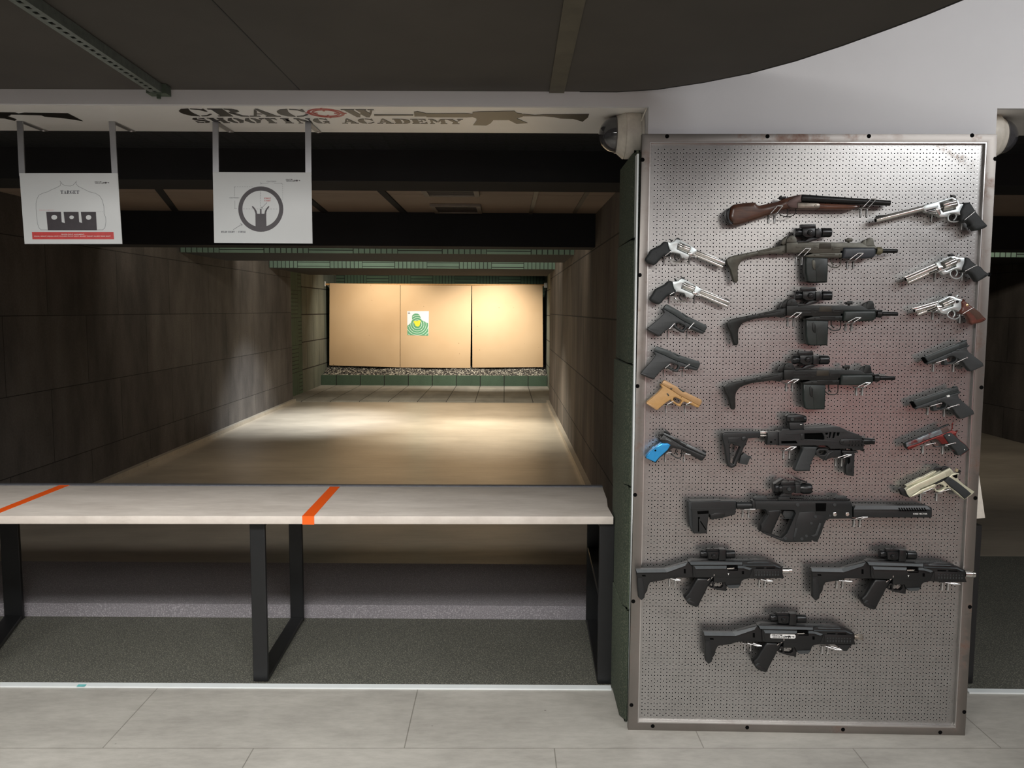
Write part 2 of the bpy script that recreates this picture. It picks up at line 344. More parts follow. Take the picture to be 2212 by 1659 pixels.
# ceilings and baffles of the range
def dz(y, z): d = ray(1089, y); return d.y*(z-H)/d.z
DA = 6.75; zA0 = zat(533, DA); zA1 = zat(460, DA); DBm = 4.35; zM0 = zat(393, DBm); zM1 = zat(325, DBm)
XX = (XL-.1, 6.5)
struct('ceiling', mkboxes(box, [(-4, 6.6, D1+.02, 17.9, 2.9, 3.0)]), M['dark'])
struct('ceiling', mkboxes(box, [(XL, 6.4, D1+.02, DBm, zM1, zM1+.05)]), M['ridgeZ'])
struct('trim_6', mkboxes(box, [(XL, XR, DBm, DBm+.35, zM0, 2.9), (1.8, 6.4, DBm, DBm+.35, zM0, 2.9)]), M['dark'])
struct('ceiling', mkboxes(box, [(XL, 6.4, DBm+.35, 5.705, zA1, zA1+.05), (XL, 6.4, 5.715, DA, zA1, zA1+.05)]), M['panel'])
struct('trim_7', mkboxes(box, [(XL, XR, DA, DA+.3, zA0, 2.9), (1.8, 6.4, DA, DA+.3, zA0, 2.9)]), M['dark'])
DB = 8.8; zB0 = zat(549, DB); zB1 = zat(533, DB); DC = 12.1; zC0 = zat(581, DC); zC1 = zat(566, DC)
eB = dz(566.5, zB0); eC = dz(596, zC0)
for n_, (D, z0, z1, e) in enumerate(((DB, zB0, zB1+.25, eB), (DC, zC0, zC1+.3, eC))):
    struct('trim_%d' % (8+2*n_), mkboxes(box, [(XL, XR, D, D+.03, z0, z1), (1.8, 6.4, D, D+.03, z0, z1)]), M['ridgeB'])
    struct('trim_%d' % (9+2*n_), mkboxes(box, [(XL, XR, D+.03, e, z0, 2.9), (1.8, 6.4, D+.03, e, z0, 2.9)]), M['dark'])
# customer room shell around and behind the camera
struct('wall_back', mkboxes(fbox, [(-6, .4, -4.8, -4.6, 0, 3.2), (6.6, 8, -4.8, -4.6, 0, 3.2), (.4, 6.6, -4.8, -4.6, 1.6, 3.2)]), M['grey'])
struct('wall_back', mkboxes(fbox, [(.4, 6.6, -4.8, -4.6, 0, 1.6)]), M['red'])  # red zone added out of view to tint the steel board's reflections
struct('wall_room_left', mkboxes(fbox, [(-6.1, -6, -4.8, D0, 0, 3.2)]), M['grey'])
struct('wall_room_right', mkboxes(fbox, [(8, 8.1, -4.8, D0, 0, 3.2)]), M['grey'])
struct('ceiling', mkboxes(fbox, [(-6, 8, -4.8, D0, 3.2, 3.3)]), M['white'])
# low black ceiling with its curved edge
zc = 2.40
CE = [fz(x, y, zc) for x, y in ((1195, 200), (1250, 206), (1330, 202), (1420, 193), (1520, 178), (1620, 158), (1720, 131), (1820, 98), (1920, 62), (2000, 32), (2080, -1))]
du = [(CE[-1][0]+.10, CE[-1][1]-.22), (CE[-1][0]+.13, CE[-1][1]-.5), (CE[-1][0]+.10, CE[-1][1]-.9), (CE[-1][0]-.05, CE[-1][1]-1.3), (CE[-1][0]-.4, CE[-1][1]-1.7)]
edge = [(u, min(d, D0-.002)) for u, d in CE]+du
HZ = Frame((0, 0, 0), (1, 0, 0), (0, 1, 0))
def hp(u, d): p = FR.w(u, 0, -d); return Vector((p.x, p.y))
loop = [hp(-6, D0-.002)]+[hp(*p) for p in edge]+[hp(-6, edge[-1][1])]
bm = bmesh.new(); poly_into(bm, HZ, [loop], zc, zc+.12); struct('ceiling', bm, M['black'])
bm = bmesh.new(); tube_into(bm, [Vector((*hp(u, d), zc+.012)) for u, d in edge[1:]], .014); struct('trim_12', bm, M['black2'])
# seams: proud joint strips between the boards
u1, _ = fz(640, 187, zc); u2, _ = fz(352, 187, zc)
struct('trim_13', mkboxes(fbox, [(u1-.002, u1+.002, .2, D0-.01, zc-.0015, zc), (u2+.001, u2+.006, .2, D0-.01, zc-.0015, zc)]), M['black2'])
u3, _ = fz(1186, 197, zc); u4, _ = fz(1219, 197, zc); struct('trim_14', mkboxes(fbox, [(u3, u4, .2, D0-.004, zc-.006, zc)]), mat('taped_joint', (92, 87, 74), .7, 0, .2, 8))
# green rubber blocks on the pillar flank
zs = [0.0]+[FR.px(1362, y, -3.0).y for y in (1320, 1053, 788, 515)]+[FR.px(1362, 322, -3.0).y]
zs = [0.003, zs[1], zs[2], zs[3], zs[4], zs[5]]
tb_ = min(fd(1358, 1562, 2.99)[0], fd(1376.5, 332, 2.99)[0])
for i in range(5):
    o_ = (0, .004, 0, .008, .012)[i]
    L = [Vector((tb_-.001, -3.012)), Vector((.489, -3.06)), Vector((.489, -3.42)), Vector((.425+o_, -3.42)), Vector((.425+o_, -3.06)), Vector((.447+o_*.6, -3.012))]
    bm = bmesh.new(); lo = [bm.verts.new(FR.w(p.x, zs[i]+.002, p.y)) for p in L]; hi = [bm.verts.new(FR.w(p.x, zs[i+1]-.002, p.y)) for p in L]
    bm.faces.new(lo); bm.faces.new(hi[::-1])
    for k_ in range(len(L)): bm.faces.new((lo[k_], lo[(k_+1) % len(L)], hi[(k_+1) % len(L)], hi[k_]))
    o = struct('trim_%d' % (15+i), bm, M['greenC']); bev(o, .006)
# white corner profile between blocks and board
bm = bmesh.new(); ta = fd(1376.5, 332, 2.99); tb = fd(1358, 1562, 2.99); tw = .006
hexa(bm, [FR.w(u, z, -d) for z, u in ((.003, tb[0]), (ta[1], ta[0])) for u, d in ((u, 2.99), (u+tw, 2.99), (u+tw, 3.04), (u, 3.04))]); struct('trim_20', bm, M['wtrim'])
# ================================================================= CEILING BOARDS OF THE RANGE: rails, vents
for i, (xa, ya, xb, yb, w_, m_) in enumerate(((806, 397, 874, 462, .05, 'dark'), (1163, 400, 1146, 464, .03, 'alu'), (1278, 402, 1241, 461, .03, 'alu'), (625, 398, 706, 463, .05, 'dark'), (335, 400, 382, 461, .05, 'dark'))):
    pa = atZ(xa, ya, zA1-.01); pb = atZ(xb, yb, zA1-.01); s = Vector((w_/2, 0, 0)); up = Vector((0, 0, .02)); bm = bmesh.new()
    hexa(bm, [pa-s, pa+s, pb+s, pb-s, pa-s+up, pa+s+up, pb+s+up, pb-s+up])
    lab = ('dark batten running down the tan ceiling boards left of the vents', 'narrow metal rail on the tan ceiling boards right of the vents', 'rightmost metal rail on the tan range ceiling by the side wall', 'dark batten on the range ceiling just right of the circle sight sign', 'dark batten on the range ceiling between the two hanging signs')[i]
    tag(finish(bm, 'ceiling_batten', M['dark'] if m_ == 'dark' else mat('dull_rail', (120, 112, 100), .5, .6), loc=None), lab, 'batten', 'battens under the range ceiling')
for i, (c4, lab) in enumerate((([(908, 406), (1037, 408), (1034, 423), (920, 423)], 'rectangular ceiling vent grille nearer the bench'), ([(928, 441), (1042, 442), (1038, 457), (940, 457)], 'rectangular ceiling vent grille farther from the bench'))):
    P = [atZ(x, y, zA1-.004) for x, y in c4]; x0 = (P[0].x+P[3].x)/2; x1 = (P[1].x+P[2].x)/2; y0 = P[0].y; y1 = P[3].y
    y0, y1 = min(y0, y1), max(y0, y1)
    if i == 0: y1 = min(y1, 5.69)
    else: y0 = max(y0, 5.73)
    t = empty('ceiling_vent', ((x0+x1)/2, (y0+y1)/2, zA1), lab, 'vent', 'vents in the range ceiling'); L = t.location; z = zA1
    f = .035; finish(mkboxes(box, [(x0, x1, y0, y0+f, z-.02, z-.001), (x0, x1, y1-f, y1, z-.02, z-.001), (x0, x0+f, y0+f, y1-f, z-.02, z-.001), (x1-f, x1, y0+f, y1-f, z-.02, z-.001)]), 'frame', mat('vent_frame', (128, 116, 104), .6), t, loc=L)
    n = 7; finish(mkboxes(box, [(x0+f, x1-f, y0+f+(y1-y0-2*f)*(k_+.1)/n, y0+f+(y1-y0-2*f)*(k_+.65)/n, z-.014, z-.004) for k_ in range(n)]), 'louvre', mat('vent_louvre', (70, 62, 58), .7), t, loc=L)
# ================================================================= PERFORATED RAIL UNDER THE BLACK CEILING
def slotted_rail():
    zr = zc-.03; pa = atZ(12, -18, zr); pb = atZ(338, 199, zr); ax = (pb-pa); Ln = ax.length; ax.normalize()
    fr = Frame(pa, ax, Vector((0, 0, -1)).cross(ax)); fr.N = Vector((0, 0, -1))
    t = empty('slotted_rail', pa.lerp(pb, .5)+Vector((0, 0, .03)), 'galvanised slotted channel rail crossing the black ceiling at upper left', 'rail')
    W = .021; holes = []; n = 24
    for i in range(n):
        a = Ln*(i+.3)/n; b = Ln*(i+.85)/n; h = .006; holes.append([Vector((a, -h)), Vector((b, -h)), Vector((b, h)), Vector((a, h))])
    bm = bmesh.new(); poly_into(bm, fr, [[Vector((0, -W)), Vector((Ln, -W)), Vector((Ln, W)), Vector((0, W))]]+holes, 0, .0025)
    for s in (-1, 1): hexa(bm, [fr.w(a, b, q) for q in (0, -.028) for a, b in ((0, s*W), (Ln, s*W), (Ln, s*(W-.003)), (0, s*(W-.003)))])
    finish(bm, 'channel', mat('galvanised', (138, 146, 140), .5, .7, .15, 40), t, loc=t.location)
    bm = bmesh.new(); hexa(bm, [fr.w(a, b, q) for q in (.004, -.028) for a, b in ((Ln-.005, -.035), (Ln+.045, -.035), (Ln+.045, .035), (Ln-.005, .035))])
    lathe_into(bm, fr.w(Ln+.02, 0, 0), fr.w(Ln+.02, 0, .018), [(0, .008), (1, .008)], 6)
    finish(bm, 'end_bracket', mat('galvanised_dull', (92, 104, 92), .6, .5, .2, 40), t, loc=t.location)
slotted_rail()
# ================================================================= BENCH
zt = fd(600, 1113, 3.30)[1]; zu = fd(600, 1130.5, 3.30)[1]
def m_top():
    m = bpy.data.materials.new('pale_stone_laminate'); m.use_nodes = True; k = NT(m); p = k.coord()
    n = k.noise(p, 3, 6, .65, (1, 3, 1)); n2 = k.noise(p, 22, 4, .7, (.5, 3, 1))
    c = k.ramp(n, [(.32, (196, 187, 177)), (.7, (222, 214, 204))]); c = k.mix(.14, c, k.ramp(n2, [(.35, (150, 140, 130)), (.65, (225, 218, 208))]))
    k.l(c, k.b.inputs['Base Color']); k.b.inputs['Roughness'].default_value = .5; k.bump(n2, .15, .002); return m
def bench():
    t = empty('shooting_bench', FR.w(-1.4, 0, -3.6), 'long pale laminate shooting bench with orange tape on black steel frames', 'bench'); L = t.location
    pl = [fz(x, y, zt) for x, y in ((-900, 1113.5), (1325, 1115.5), (1313, 1094), (1311, 1077), (1302, 1052.5), (-900, 1045.5))]
    pts = [Vector((u, d)) for u, d in pl]
    fr = Frame((0, 0, 0), FR.A, -FR.N)
    bm = bmesh.new(); poly_into(bm, fr, [pts], zu, zt, .003); finish(bm, 'bench_top', m_top(), t, loc=L)
    ub, db = fz(1302, 1052.5, zt); ua, da = fz(-900, 1045.5, zt)
    bm = bmesh.new(); hexa(bm, [FR.w(u, z, -d) for z in (zt-.03, zt+.004) for u, d in ((ua, da+.003), (ub, db+.003), (ub, db+.035), (ua, da+.035))])
    finish(bm, 'back_rail', mat('grey_steel_rail', (112, 114, 120), .45, .5), t, loc=L)
    ms = mat('black_powder_coated_steel', (24, 25, 26), .42, 0, .1, 30)
    for i, (xf, w_, xb) in enumerate(((14, .1, None), (555.5, .064, 640), (1309.5, .064, 1281))):
        uf, _z = fd(*((555.5, 1400) if i == 1 else (1309.5, 1400) if i == 2 else (14, 1400)), 3.30)
        if i == 1: ub_ = fd(641, 1250, 4.02)[0]
        elif i == 2: ub_ = fd(1281, 1250, 4.02)[0]
        else: uf = fd(-90, 1400, 3.30)[0]; ub_ = fd(27, 1250, 4.02)[0]
        hw = w_/2 if i else .045
        df, dbk = 3.335, 4.03; bm = bmesh.new()
        fbox(bm, uf-hw, uf+hw, df, df+.02, .001, zu-.001); fbox(bm, ub_-hw*1.05, ub_+hw*1.05, dbk-.02, dbk, .001, zt-.04)
        for z0, z1 in ((.001, .022),)+(((zat(1203, 3.9), zat(1194, 3.9)),) if i == 2 else ()):
            hexa(bm, [FR.w(u, z, -d) for z in (z0, z1) for u, d in ((uf-hw, df+.02), (uf+hw, df+.02), (ub_+hw, dbk-.02), (ub_-hw, dbk-.02))])
        hexa(bm, [FR.w(u, z, -d) for z in (zu-.025, zu-.001) for u, d in ((uf-hw, df+.02), (uf+hw, df+.02), (ub_+hw, dbk-.02), (ub_-hw, dbk-.02))])
        bev(finish(bm, 'leg_frame', ms, t, loc=L), .003)
    mo = mat('orange_tape', (255, 98, 20), .5, 0, .02, 30)
    for xs in (((653, 1114.95), (678.5, 1115.0), (734, 1051.8), (713, 1051.6)), ((-15, 1113), (-25, 1106), (130, 1047.8), (150, 1048.2))):
        P = [fz(x, y, zt) for x, y in xs]
        if xs[0][0] < 0: P = [fz(-20, 1113, zt), fz(15, 1113, zt)[0:2], fz(150, 1048.4, zt), fz(129, 1048.2, zt)]; P[0] = fz(-22, 1108, zt); P[1] = fz(-5, 1110, zt)
        bm = bmesh.new(); poly_into(bm, fr, [[Vector(p) for p in P]], zt, zt+.0012)
        if xs[0][0] > 0: fbox(bm, P[0][0], P[1][0], P[0][1]-.0015, P[0][1]+.002, zu-.001, zt+.0012)
        finish(bm, 'tape_strip', mo, t, loc=L)
    return t
bench()
p = atZ(175, 1484, .002); bm = bmesh.new(); box(bm, p.x-.015, p.x+.018, p.y-.006, p.y+.01, .0065, .009)
tag(finish(bm, 'tape_scrap', mat('teal_tape', (110, 190, 190), .5)), 'tiny teal scrap of tape on the white floor profile at lower left', 'tape scrap')
# right bay: raised counter flap on a black post
t = empty('counter_flap', FR.w(1.95, 0, -3.3), 'white counter flap standing upright on a black post behind the gun board', 'counter flap'); L = t.location
P = [fd(x, y, 3.32) for x, y in ((2085, 1030), (2115, 1024), (2128.5, 1119), (2085, 1123))]
bm = bmesh.new(); poly_into(bm, FR, [[Vector(p) for p in P]], -3.34, -3.32, .002); finish(bm, 'flap', mat('white_flap', (222, 216, 204), .5), t, loc=L)
u, z = fd(2112, 1140, 3.36)
finish(mkboxes(fbox, [(u-.05, u+.018, 3.36, 3.38, .002, z), (u-.05, u+.018, 3.36, 3.40, z, z+.01)]), 'post', MATS['black_powder_coated_steel'], t, loc=L)
# ================================================================= PERFORATED STEEL GUN BOARD
_bl = atZ(1357, 1577, 0); _br = atZ(2085, 1589, 0); _A = (_br-_bl).normalized(); _n = Vector((_A.y, -_A.x, 0)); LEAN = .019
BF = Frame(_bl, _A, Vector((0, 0, 1))*cos(LEAN)-_n*sin(LEAN))
def bpx(x, y, q=0): return BF.px(x, y, q)
def m_peg():
    m = bpy.data.materials.new('perforated_steel_sheet'); m.use_nodes = True; k = NT(m); p = k.coord(); b = k.b
    # sheet coordinates in metres
    def dot(v):
        n = k.new('ShaderNodeVectorMath', operation='DOT_PRODUCT'); k.l(p, n.inputs[0]); n.inputs[1].default_value = v; return n.outputs['Value']
    A = k.math('SUBTRACT', dot(BF.A), BF.O.dot(BF.A)); B = k.math('SUBTRACT', dot(BF.B), BF.O.dot(BF.B))
    def lattice(px_, py, ox, oy):
        a = k.math('SUBTRACT', k.math('FRACT', k.math('ADD', k.math('DIVIDE', A, px_), ox)), .5); c = k.math('SUBTRACT', k.math('FRACT', k.math('ADD', k.math('DIVIDE', B, py), oy)), .5)
        a = k.math('MULTIPLY', a, px_); c = k.math('MULTIPLY', c, py)
        return k.math('SQRT', k.math('ADD', k.math('MULTIPLY', a, a), k.math('MULTIPLY', c, c)))
    P = .0231; Q = .01355
    d1 = lattice(P, Q, .2, 0); d2 = lattice(P, Q*5/3, .7, .15)
    d = k.math('MINIMUM', d1, d2)
    # plain margin along the frame
    c0 = bpx(1420, 320); c1 = bpx(2119, 318)
    ins = k.math('MULTIPLY', k.math('GREATER_THAN', k.math('SUBTRACT', A, k.math('MULTIPLY', B, TLb.x/PEGH)), .050), k.math('LESS_THAN', k.math('SUBTRACT', A, k.math('MULTIPLY', B, (TRb.x-PEGW)/PEGH)), PEGW-.058)); ins = k.math('MULTIPLY', ins, k.math('MULTIPLY', k.math('GREATER_THAN', B, .048), k.math('LESS_THAN', B, PEGH-.05)))
    hole = k.math('MULTIPLY', k.math('LESS_THAN', d, .0026), ins); rim = k.math('MULTIPLY', k.math('LESS_THAN', d, .0038), ins)
    n = k.noise(p, 1.4, 5, .65); n2 = k.noise(p, 12, 5, .7)
    c = k.ramp(n, [(.3, (156, 155, 153)), (.7, (174, 173, 171))]); c = k.mix(.25, c, k.ramp(n2, [(.3, (140, 138, 136)), (.7, (192, 190, 189))]))
    # a brown smear near the top right corner
    sx = bpx(2060, 328); s1 = k.math('DIVIDE', k.math('ABSOLUTE', k.math('SUBTRACT', k.math('ADD', A, k.math('MULTIPLY', B, 1.6)), sx.x+sx.y*1.6)), .045); s2 = k.math('DIVIDE', k.math('ABSOLUTE', k.math('SUBTRACT', A, sx.x)), .10)
    r = k.math('SUBTRACT', 1, k.math('MAXIMUM', s1, s2)); sm = k.math('MULTIPLY', k.math('MAXIMUM', r, 0), k.ramp(k.noise(p, 45, 4, .7), [(.4, (0, 0, 0, 1)), (.62, (1, 1, 1, 1))]))
    c = k.mix(sm, c, lin((84, 66, 52)))
    c = k.mix(k.math('MULTIPLY', rim, .35), c, (.9, .9, .9, 1))
    k.l(c, b.inputs['Base Color']); b.inputs['Metallic'].default_value = .9
    k.l(k.math('ADD', .29, k.math('MULTIPLY', n2, .05)), b.inputs['Roughness'])
    k.bump(k.math('MINIMUM', k.math('MULTIPLY', d, 300), 1), .25, .0006)
    tr = k.new('ShaderNodeBsdfTransparent'); mx = k.new('ShaderNodeMixShader'); k.l(hole, mx.inputs[0]); k.l(b.outputs[0], mx.inputs[1]); k.l(tr.outputs[0], mx.inputs[2])
    k.l(mx.outputs[0], k.n['Material Output'].inputs[0]); return m
TLb = bpx(1387, 290); TRb = bpx(2155, 288); PEGW = (_br-_bl).length; PEGH = (TLb.y+TRb.y)/2
def pegboard():
    t = empty('gun_display_board', _bl+_A*PEGW/2, 'tall perforated steel gun display board in a rusty bolted frame on white pillar', 'display board'); L = t.location
    x0 = TLb.x; x1 = TRb.x; fw = .036
    bm = bmesh.new()
    O = [(0, 0), (PEGW, 0), (x1, PEGH), (x0, PEGH)]; I = [(fw, fw*.8), (PEGW-fw, fw*.8), (x1-fw, PEGH-fw*.8), (x0+fw*.8, PEGH-fw*.8)]
    poly_into(bm, BF, [[Vector(p) for p in O], [Vector(p) for p in I]], -.012, 0, .0015)
    for i in range(4):
        a, b = O[i], O[(i+1) % 4]; n_ = Vector((-(b[1]-a[1]), b[0]-a[0])).normalized()*.003
        hexa(bm, [BF.w(*p, q) for q in (-.028, -.002) for p in (a, b, (b[0]+n_.x, b[1]+n_.y), (a[0]+n_.x, a[1]+n_.y))])
    finish(bm, 'frame', m_steel('rusty_angle_steel', (146, 141, 136), .46, .9, seed=3.1), t, loc=L)
    # inner lip of the angle frame
    bm = bmesh.new(); J = [(fw+.004, fw*.8+.004), (PEGW-fw-.004, fw*.8+.004), (x1-fw-.004, PEGH-fw*.8-.004), (x0+fw*.8+.004, PEGH-fw*.8-.004)]
    poly_into(bm, BF, [[Vector(p) for p in I], [Vector(p) for p in J]], -.014, -.001); finish(bm, 'inner_lip', m_steel('worn_lip_steel', (210, 208, 206), .3, .5, seed=9.), t, loc=L)
    bm = bmesh.new(); e = .004; hexa(bm, [BF.w(*p, q) for q in (-.0165, -.0145) for p in ((e, e), (PEGW-e, e), (x1-e, PEGH-e), (x0+e, PEGH-e))])
    finish(bm, 'perforated_sheet', m_peg(), t, loc=L)
    bm = bmesh.new(); hexa(bm, [BF.w(*p, q) for q in (-.0265, -.0245) for p in ((e, e), (PEGW-e, e), (x1-e, PEGH-e), (x0+e, PEGH-e))])  # black sheet added behind the holes to stand for their inner shade
    finish(bm, 'hole_shade_sheet', mat('hole_shade_black', (14, 14, 14), .9), t, loc=L)
    mb = mat('black_bolt', (6, 6, 6), .9, spec=.1)
    for x, y in ((1388, 345), (1382, 594), (1377, 834), (1372, 1069), (1368, 1299), (1364, 1523), (1441, 294.5), (1658, 294.5), (1877, 294), (2100, 292.5), (2150, 343), (2137, 593), (2120, 837), (2107, 1076), (2095, 1311), (2083, 1538), (1410, 1568.5), (1614, 1571.5), (1821, 1576), (2031, 1582)):
        p = bpx(x, y); bm = bmesh.new(); lathe_into(bm, BF.w(p.x, p.y, -.002), BF.w(p.x, p.y, .0004), [(0, .0075), (1, .0075)], 18)
        finish(bm, 'bolt', mb, t, loc=L)
pegboard()
# ================================================================= GUNS
def view(x0, y0, s): return lambda x, y: (x0+x/s, y0+y/s)
def simview(base, A, B, A2, B2):
    """trace coords follow `base`; points A,B of the trace land on photo points A2,B2"""
    a = complex(*base(*A)); b = complex(*base(*B)); a2 = complex(*A2); b2 = complex(*B2); m = (b2-a2)/(b-a)
    def f(x, y): z = (complex(*base(x, y))-a)*m+a2; return z.real, z.imag
    return f
QC = .030                                   # middle plane of a gun, metres in front of the frame face
class Gun:
    def __init__(s, name, v, centre, label, cat, group=None, qc=QC):
        s.v = v; s.qc = qc; x, y = v(*centre); p = bpx(x, y, qc)
        s.t = empty(name, BF.w(p.x, p.y, qc), label, cat, group); s.L = s.t.location
        a = bpx(*v(centre[0], centre[1]), qc); b = bpx(*v(centre[0]+100, centre[1]), qc); s.s = (b-a).length/100
    def pt(s, x, y, q): return bpx(*s.v(x, y), q)
    def pts(s, txt, q): return [s.pt(p.x, p.y, q) for p in V2(txt)]
    # primitives ------------------------------------------------
    def plate(s, txt, t=.03, off=0, bev=.0015, sm=0, holes=(), res=1):
        def f(bm):
            q = s.qc+off+t/2; L = [s.pts(txt, q)]+[s.pts(h, q) for h in holes]
            if sm: L[0] = smooth_pts(L[0], sm)
            poly_into(bm, BF, L, s.qc+off-t/2, s.qc+off+t/2, bev, res)
        return f
    def rod(s, x0, y0, x1, y1, st, off=0, seg=24, flute=0):
        def f(bm):
            q = s.qc+off; a = s.pt(x0, y0, q); b = s.pt(x1, y1, q)
            if isinstance(st, (int, float)): S = [(0, st*.9), (.015, st), (.985, st), (1, st*.9)]
            else: S = st
            lathe_into(bm, BF.w(a.x, a.y, q), BF.w(b.x, b.y, q), [(t, r*s.s) for t, r in S], seg, flute)
        return f
    def knob(s, x, y, r, q0, q1, seg=16):
        def f(bm):
            a = s.pt(x, y, s.qc+q1); lathe_into(bm, BF.w(a.x, a.y, s.qc+q0), BF.w(a.x, a.y, s.qc+q1), [(0, r*s.s), (.85, r*s.s), (1, r*s.s*.8)], seg)
        return f
    def tube(s, txt, r=.0018, off=0, closed=False, sm=4):
        def f(bm):
            q = s.qc+off; P = s.pts(txt, q)
            if sm:
                if closed: P = smooth_pts(P, sm, 80)
                else: P = smooth_pts(P, sm, 80)[:-(sm-1)]
            tube_into(bm, [BF.w(p.x, p.y, q) for p in P], r, closed)
        return f
    def teeth(s, x0, y0, x1, y1, n, h=10, t=.02, off=0, duty=.5, slant=0):
        def f(bm):
            q = s.qc+off
            for i in range(n):
                a = i/n; b = (i+duty)/n
                xs = [x0+(x1-x0)*a, x0+(x1-x0)*b]; ys = [y0+(y1-y0)*a, y0+(y1-y0)*b]
                P = [s.pt(xs[0], ys[0], q), s.pt(xs[1], ys[1], q), s.pt(xs[1]+slant, ys[1]-h, q), s.pt(xs[0]+slant, ys[0]-h, q)]
                hexa(bm, [BF.w(p.x, p.y, qq) for qq in (q-t/2, q+t/2) for p in P])
        return f
    def chamfer(s, txt, qa, qb):
        """four points tl tr br bl: a facet whose top edge lies qa and bottom edge qb in front of the middle plane"""
        def f(bm):
            P = V2(txt); Q = (qa, qa, qb, qb); A = [s.pt(p.x, p.y, s.qc+q) for p, q in zip(P, Q)]
            hexa(bm, [BF.w(a.x, a.y, s.qc) for a in A]+[BF.w(a.x, a.y, s.qc+q) for a, q in zip(A, Q)])
        return f
    def part(s, name, m, *prims, parent=None, label=None):
        bm = bmesh.new()
        for f in prims: f(bm)
        par = parent or s.t
        o = finish(bm, name, m, par, loc=s.L)
        if label: o['label'] = label
        return o
walnut = None
def m_wood(name, c1, c2, rough=.35, coat=.5):
    m = bpy.data.materials.new(name); m.use_nodes = True; k = NT(m); p = k.coord()
    mp = k.new('ShaderNodeMapping'); k.l(p, mp.inputs[0]); mp.inputs['Scale'].default_value = (5, 5, 30); mp.inputs['Rotation'].default_value = (0, .35, 0)
    n = k.noise(mp.outputs[0], 3, 5, .65); n2 = k.noise(p, 14, 4, .6)
    c = k.ramp(n, [(.3, c1), (.7, c2)]); c = k.mix(.4, c, k.ramp(n2, [(.35, c1), (.7, c2)])); k.l(c, k.b.inputs['Base Color'])
    k.b.inputs['Roughness'].default_value = rough; k.b.inputs['Coat Weight'].default_value = coat; k.b.inputs['Coat Roughness'].default_value = .2; return m
G = dict(fac=mat('lit_facet_polymer', (70, 74, 76), .4, 0, .1, 60),  # lighter copy of the black polymer, painting the light caught by facets
    blk=mat('black_polymer', (26, 28, 29), .42, 0, .1, 200, .05), blk2=mat('matte_black_polymer', (18, 19, 20), .42, 0, .1, 200, .05), gry=mat('grey_black_polymer', (44, 47, 48), .5, 0, .08, 200, .08),
    stl=mat('blued_steel', (44, 44, 44), .35, .75, .12, 60), dk=mat('dark_recess', (5, 5, 5), .9, spec=.05), park=mat('worn_olive_steel', (84, 82, 74), .42, .55, .18, 40, .05), parkd=mat('worn_black_steel', (36, 37, 36), .42, .5, .2, 40, .05),
    grip=mat('green_black_polymer', (30, 37, 35), .4, 0, .3, 25), sil=mat('stainless_steel', (214, 212, 208), .22, 1, .05, 40), sil2=mat('satin_stainless', (205, 212, 212), .38, .8, .05, 60), chrome=mat('chrome', (225, 225, 225), .25, .7, .02, 10),
    rubg=mat('black_rubber_grip', (38, 41, 42), .65, 0, .15, 250, .1), gunm=mat('slide_grey', (58, 63, 63), .42, .35, .06, 80), tan=mat('tan_polymer', (176, 136, 84), .5, 0, .06, 80), tans=mat('tan_slide', (170, 134, 92), .4, .2, .05, 80),
    blue=mat('blue_anodised', (52, 152, 215), .28, .45, .1, 25), scope=mat('scope_black', (26, 27, 28), .32, .2, .1, 60), lens=mat('lens_glass', (14, 15, 20), .3), whi=mat('white_mark', (236, 236, 232), .5),
    ivory=mat('champagne_steel', (208, 206, 182), .35, .45, .04, 60), brow=mat('brownish_steel', (96, 78, 74), .42, .5, .1, 60), case=mat('case_hardened', (132, 124, 114), .35, .8, .25, 45),
    walnut=m_wood('walnut_stock', (48, 26, 20), (104, 66, 46)), forew=m_wood('fore_end_wood', (64, 34, 22), (120, 68, 38)), rosew=m_wood('rosewood_grip', (66, 30, 22), (112, 56, 40)), olive=mat('olive_brown_nut', (112, 106, 84), .5, .3, .1, 40),
    red=mat('red_finish', (116, 44, 40), .35, .5, .25, 30), brass=mat('gold_medallion', (230, 200, 150), .3, .8))
def m_marble():
    m = bpy.data.materials.new('marbled_slide'); m.use_nodes = True; k = NT(m); p = k.coord(); n = k.noise(p, 22, 4, .6)
    c = k.ramp(n, [(.36, (112, 50, 48)), (.46, (120, 118, 122)), (.6, (150, 166, 172)), (.7, (110, 116, 130))]); k.l(c, k.b.inputs['Base Color']); k.b.inputs['Roughness'].default_value = .3; k.b.inputs['Metallic'].default_value = .6; return m
G['marble'] = m_marble()

def red_dot(g, x0, y0, x1, y1, R, cap, block, knob, ring, foot, m=None):
    """tube red-dot sight: everything in trace units"""
    m = m or G['scope']
    sc = g.part('scope', m, g.rod(x0, y0, x1, y1, [(0, R*.82), (.02, R*.9), (.1, R*.92), (.13, R*.78), (.3, R*.78), (.72, R*.76), (.74, R), (.97, R), (1, R*.9)]),
                g.plate(block, .034, 0, .004))
    g.part('mount', m, g.plate(ring, .036, 0, .002), g.plate(foot, .022, 0, .001), parent=sc)
    g.part('turret_cap', m, g.plate(cap, .018, 0, .002), parent=sc)
    g.part('knob', m, g.knob(knob[0], knob[1], knob[2], .012, .026, 20), g.knob(knob[0], knob[1], knob[2]*.55, .026, .029, 12), parent=sc)
    dx, dy = (x1-x0), (y1-y0); e = .006
    g.part('lens', G['lens'], g.rod(x1-dx*.01, y1-dy*.01, x1+dx*e, y1+dy*e, R*.7), parent=sc); g.part('lens', G['lens'], g.rod(x0-dx*e, y0-dy*e, x0+dx*.01, y0+dy*.01, R*.62), parent=sc)
    return sc

